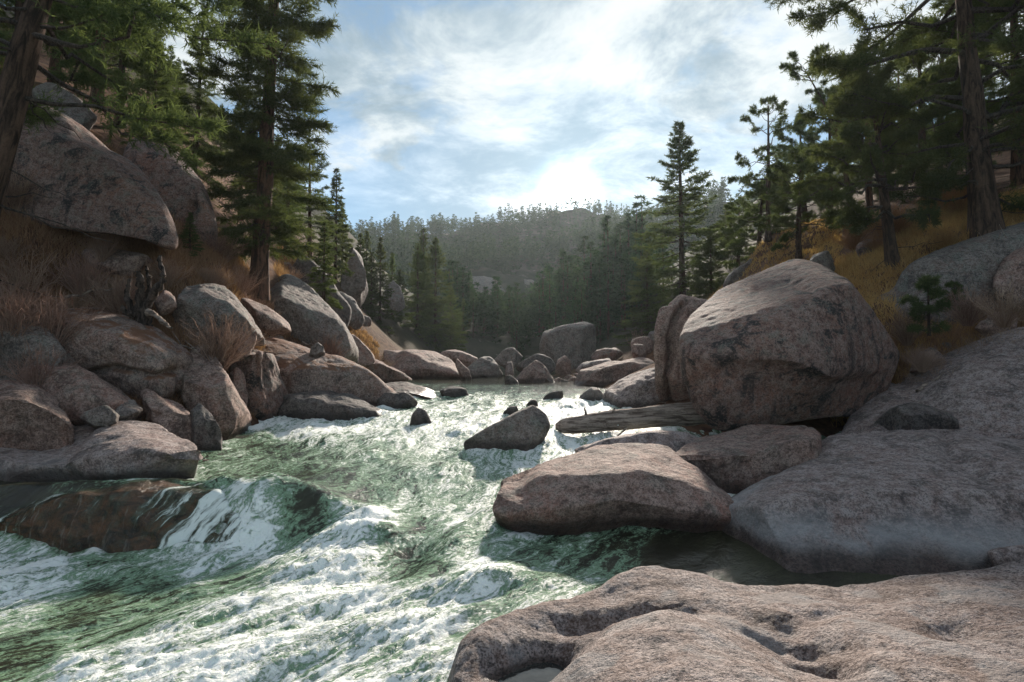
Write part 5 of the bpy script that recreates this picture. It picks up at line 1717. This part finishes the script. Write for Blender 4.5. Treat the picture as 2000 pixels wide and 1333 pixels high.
shrub(0, (425, 690, 12.6), 1.25, 'bare grey shrub spreading over the rounded boulder')
shrub(1, (15, 640, 10.6), 1.35, 'dense pinkish shrub at the picture edge above the lichen green boulder')
shrub(2, (105, 640, 10.9), 1.1, 'open bare shrub behind the lichen green boulder')
shrub(1, (240, 590, 12.9), 1.05, 'rust coloured shrub beside the black root stump')
shrub(2, (75, 730, 9.9), .85, 'pale straw coloured twigs sprouting between the lichen green boulder and ledge slab')
shrub(0, (640, 695, 19.2), 1.1, 'purplish bare shrub at the foot of the great grey boulder')
shrub(0, (160, 545, 12.6), 1.0, 'tangled brown shrub on the open slope under the overhang')
shrub(2, (50, 560, 11.6), 1.2, 'tall tangle of stems on the slope at the picture edge')
shrub(1, (330, 540, 14.2), .8, 'low brushy shrub in front of the steep humped boulder')
shrub(2, (420, 545, 15.5), .8, 'low brushy shrub below the small fir sapling')
shrub(0, (200, 480, 13.6), .7, 'wispy shrub at the lip of the overhang')
shrub(0, (1770, 640, 12.6), .8, 'dark dry brush behind the huge boulder shoulder')
shrub(1, (1890, 600, 11.9), .8, 'rusty dry brush below the smooth pinkish dome')
shrub(2, (1960, 600, 11.0), .8, 'rusty dry brush at the picture edge above the layered rock')
shrub(1, (1800, 690, 11.8), .55, 'low brown brush just above the reddish wedge of stone')
shrub(1, (702, 742, 17.6), .45, 'small bright orange bush at the tip of the striated ramp', mat='goldtwig', onground=False)
shrub(0, (690, 690, 24), .8, 'straw coloured shrub by the steep pinkish slab')
shrub(2, (1245, 690, 33), 1.2, 'reddish brush behind the little pile of cubes')
shrub(1, (1850, 460, 14.6), .6, 'golden brush on the lip of the whaleback slab', mat='straw')


def brush_fill():
    r = random.Random(21)
    k = 0
    for n, (xa, xb), (ya, yb), (da, db), lab in ((16, (-60, 330), (440, 600), (11.8, 14.0), 'bare pinkish shrub in the thicket below the overhanging boulder'),
                                            (10, (330, 500), (500, 560), (14.5, 18), 'bare shrub in the brush between the humped boulder and the red trunk'),
                                            (8, (560, 740), (560, 680), (24, 40), 'dull bare shrub on the wooded bank above the pool'),
                                            (9, (1770, 2040), (560, 680), (11.3, 13), 'dry reddish shrub between the apron and the whaleback slab'),
                                            (8, (1600, 1900), (430, 520), (15.5, 20), 'golden dry shrub on the slope under the pines')):
        for _ in range(n):
            d = r.uniform(da, db)
            px = r.uniform(xa, xb)
            x = (px - 1000) / FPX * d
            z = float(ground_z(np.array([x]), np.array([d]))[0])
            o = obj('shrub', SHR[k % 3] if 'golden' not in lab else GOLD, loc=(x, d, z - .05), label=lab, cat='shrub', group=lab.split(' in the ')[0].split(' on the ')[0] + 's')
            sc = r.uniform(.55, 1.15) * (1.4 if d > 20 else 1)
            o.scale = (sc, sc, sc * r.uniform(.7, 1))
            o.rotation_euler = (0, 0, r.uniform(0, 6))
            k += 1


GOLD = SHR[1].copy()
GOLD.materials.clear()
GOLD.materials.append(M['straw'])
brush_fill()


def grass_patch(name, label, areas, n, mat, hmin, hmax, seed):
    r = np.random.default_rng(seed)
    xs, ys, sc = [], [], []
    for (px0, px1, py0, py1, D0, D1, w) in areas:
        m = int(n * w)
        # scatter directly on the slope
        D = r.uniform(D0, D1, m)
        px = r.uniform(px0, px1, m)
        xs.append((px - 1000) / FPX * D)
        ys.append(D)
    x = np.concatenate(xs)
    y = np.concatenate(ys)
    tuft = 7
    x = np.repeat(x, tuft) + r.normal(size=len(x) * tuft) * .06
    y = np.repeat(y, tuft) + r.normal(size=len(y) * tuft) * .06
    z = ground_z(x, y)
    ok = z > water_z(x, y) + .1
    x, y, z = x[ok], y[ok], z[ok]
    dirs = nrm(np.stack([r.normal(size=len(x)) * .45, r.normal(size=len(x)) * .45, np.ones(len(x))], 1))
    V, F = blades(np.stack([x, y, z - .02], 1), dirs, r.uniform(hmin, hmax, len(x)), np.full(len(x), .022) * (y / 12), r)
    obj(name, mk_mesh(name, V, F, smooth=False), M[mat], label=label, cat='grass', kind='stuff')


grass_patch('dry_grass', 'rusty dry grass and needles on the boulder slope', [(-100, 350, 0, 0, 10, 15, .45), (150, 560, 0, 0, 13, 20, .4), (540, 740, 0, 0, 17, 36, .4), (1740, 2060, 0, 0, 12.0, 13.4, .1)], 16000, 'rustgrass', .10, .36, 1)
grass_patch('golden_grass', 'golden dry grass on the sunny slope under the pines', [(1620, 2050, 0, 0, 11.5, 18, .7), (1350, 1650, 0, 0, 17, 32, .3)], 7500, 'straw', .08, .28, 2)


def fallen_branches():
    for i, (a, b, lab) in enumerate([((120, 560, 12.4), (265, 540, 12.9), 'long bare fallen branch in the thicket below the overhanging boulder'),
                                     ((150, 700, 10.9), (60, 690, 10.4), 'crooked dead branch caught beside the lichen green boulder'),
                                     ((330, 640, 12.6), (420, 690, 12.4), 'dead branch under the bare grey shrub'),
                                     ((590, 650, 18.6), (690, 705, 19.5), 'thin dead branch along the foot of the great grey boulder'),
                                     ((1790, 735, 11.4), (1880, 700, 11.8), 'pale stick lying behind the reddish wedge of stone'),
                                     ((1900, 470, 13.6), (1990, 445, 13.4), 'dark fallen branch on the lip of the whaleback slab')]):
        p, q = P(*a), P(*b)
        for e in (p, q):
            e[2] = max(float(ground_z(np.array([e[0]]), np.array([e[1]]))[0]) + .06, e[2] - .3)
        path = wob_path([p, (p + q) / 2 + np.array([0, 0, .12]), q], 14, .02, 60 + i)
        V, F = tubes(path[None], np.linspace(.035, .010, 14)[None], 6)
        for j in (4, 7, 10):
            side = nrm(np.array([random.uniform(-1, 1), random.uniform(-1, 1), .8]))
            pp = path[j] + side * np.linspace(0, random.uniform(.2, .45), 4)[:, None]
            V, F = join((V, F), tubes(pp[None], np.linspace(.014, .005, 4)[None], 4))
        base = path[0]
        obj('fallen_branch', mk_mesh('fallen_branch', V - base, F), M['deadwood'], loc=base, label=lab, cat='branch')


fallen_branches()


# spray thrown up where the water breaks
def spray():
    r = np.random.default_rng(9)
    n = 9000
    y = np.exp(r.uniform(math.log(3.6), math.log(19), n))
    x = r.uniform(-1.05, .35, n) * y
    z, f, t = surface(x, y)
    keep = (r.uniform(size=n) < sstep(.55, 1.0, f)) & (x < .2 * y)
    x, y, z = x[keep], y[keep], z[keep]
    n = len(x)
    h = r.exponential(.035, n)
    s = r.uniform(.003, .009, n) * np.clip(y / 6, .8, 2)
    V0, F0, _, _ = ico(1)
    V = (np.stack([x, y, z + h], 1)[:, None] + V0[None] * s[:, None, None]).reshape(-1, 3)
    F = (F0[None] + (np.arange(n) * len(V0))[:, None, None]).reshape(-1, 3)
    m, k, bs = new_mat('spray_drops')
    bs.inputs['Base Color'].default_value = (.85, .9, .88, 1)
    bs.inputs['Roughness'].default_value = .15
    obj('spray', mk_mesh('spray', V, F), m, label='white droplets thrown up over the breaking water', cat='spray', kind='stuff')


spray()


# ------------------------------------------------------------------ air
def haze():
    x0, x1, y0, y1, z0, z1 = -420, 420, -45, 460, -3, 118
    V = np.array([[x, y, z] for x in (x0, x1) for y in (y0, y1) for z in (z0, z1)], float)
    F = np.array([[0, 1, 3, 2], [4, 6, 7, 5], [0, 4, 5, 1], [2, 3, 7, 6], [0, 2, 6, 4], [1, 5, 7, 3]])
    m = bpy.data.materials.new('haze')
    m.use_nodes = True
    k = NT(m.node_tree)
    k.n.remove(k.n['Principled BSDF'])
    pv = k.node('ShaderNodeVolumePrincipled')
    pv.inputs['Color'].default_value = (.82, .93, 1, 1)
    pv.inputs['Density'].default_value = .00022
    pv.inputs['Anisotropy'].default_value = .5
    k.l.new(pv.outputs[0], k.n['Material Output'].inputs['Volume'])
    obj('haze', mk_mesh('haze', V, F, smooth=False), m, kind='stuff')


haze()
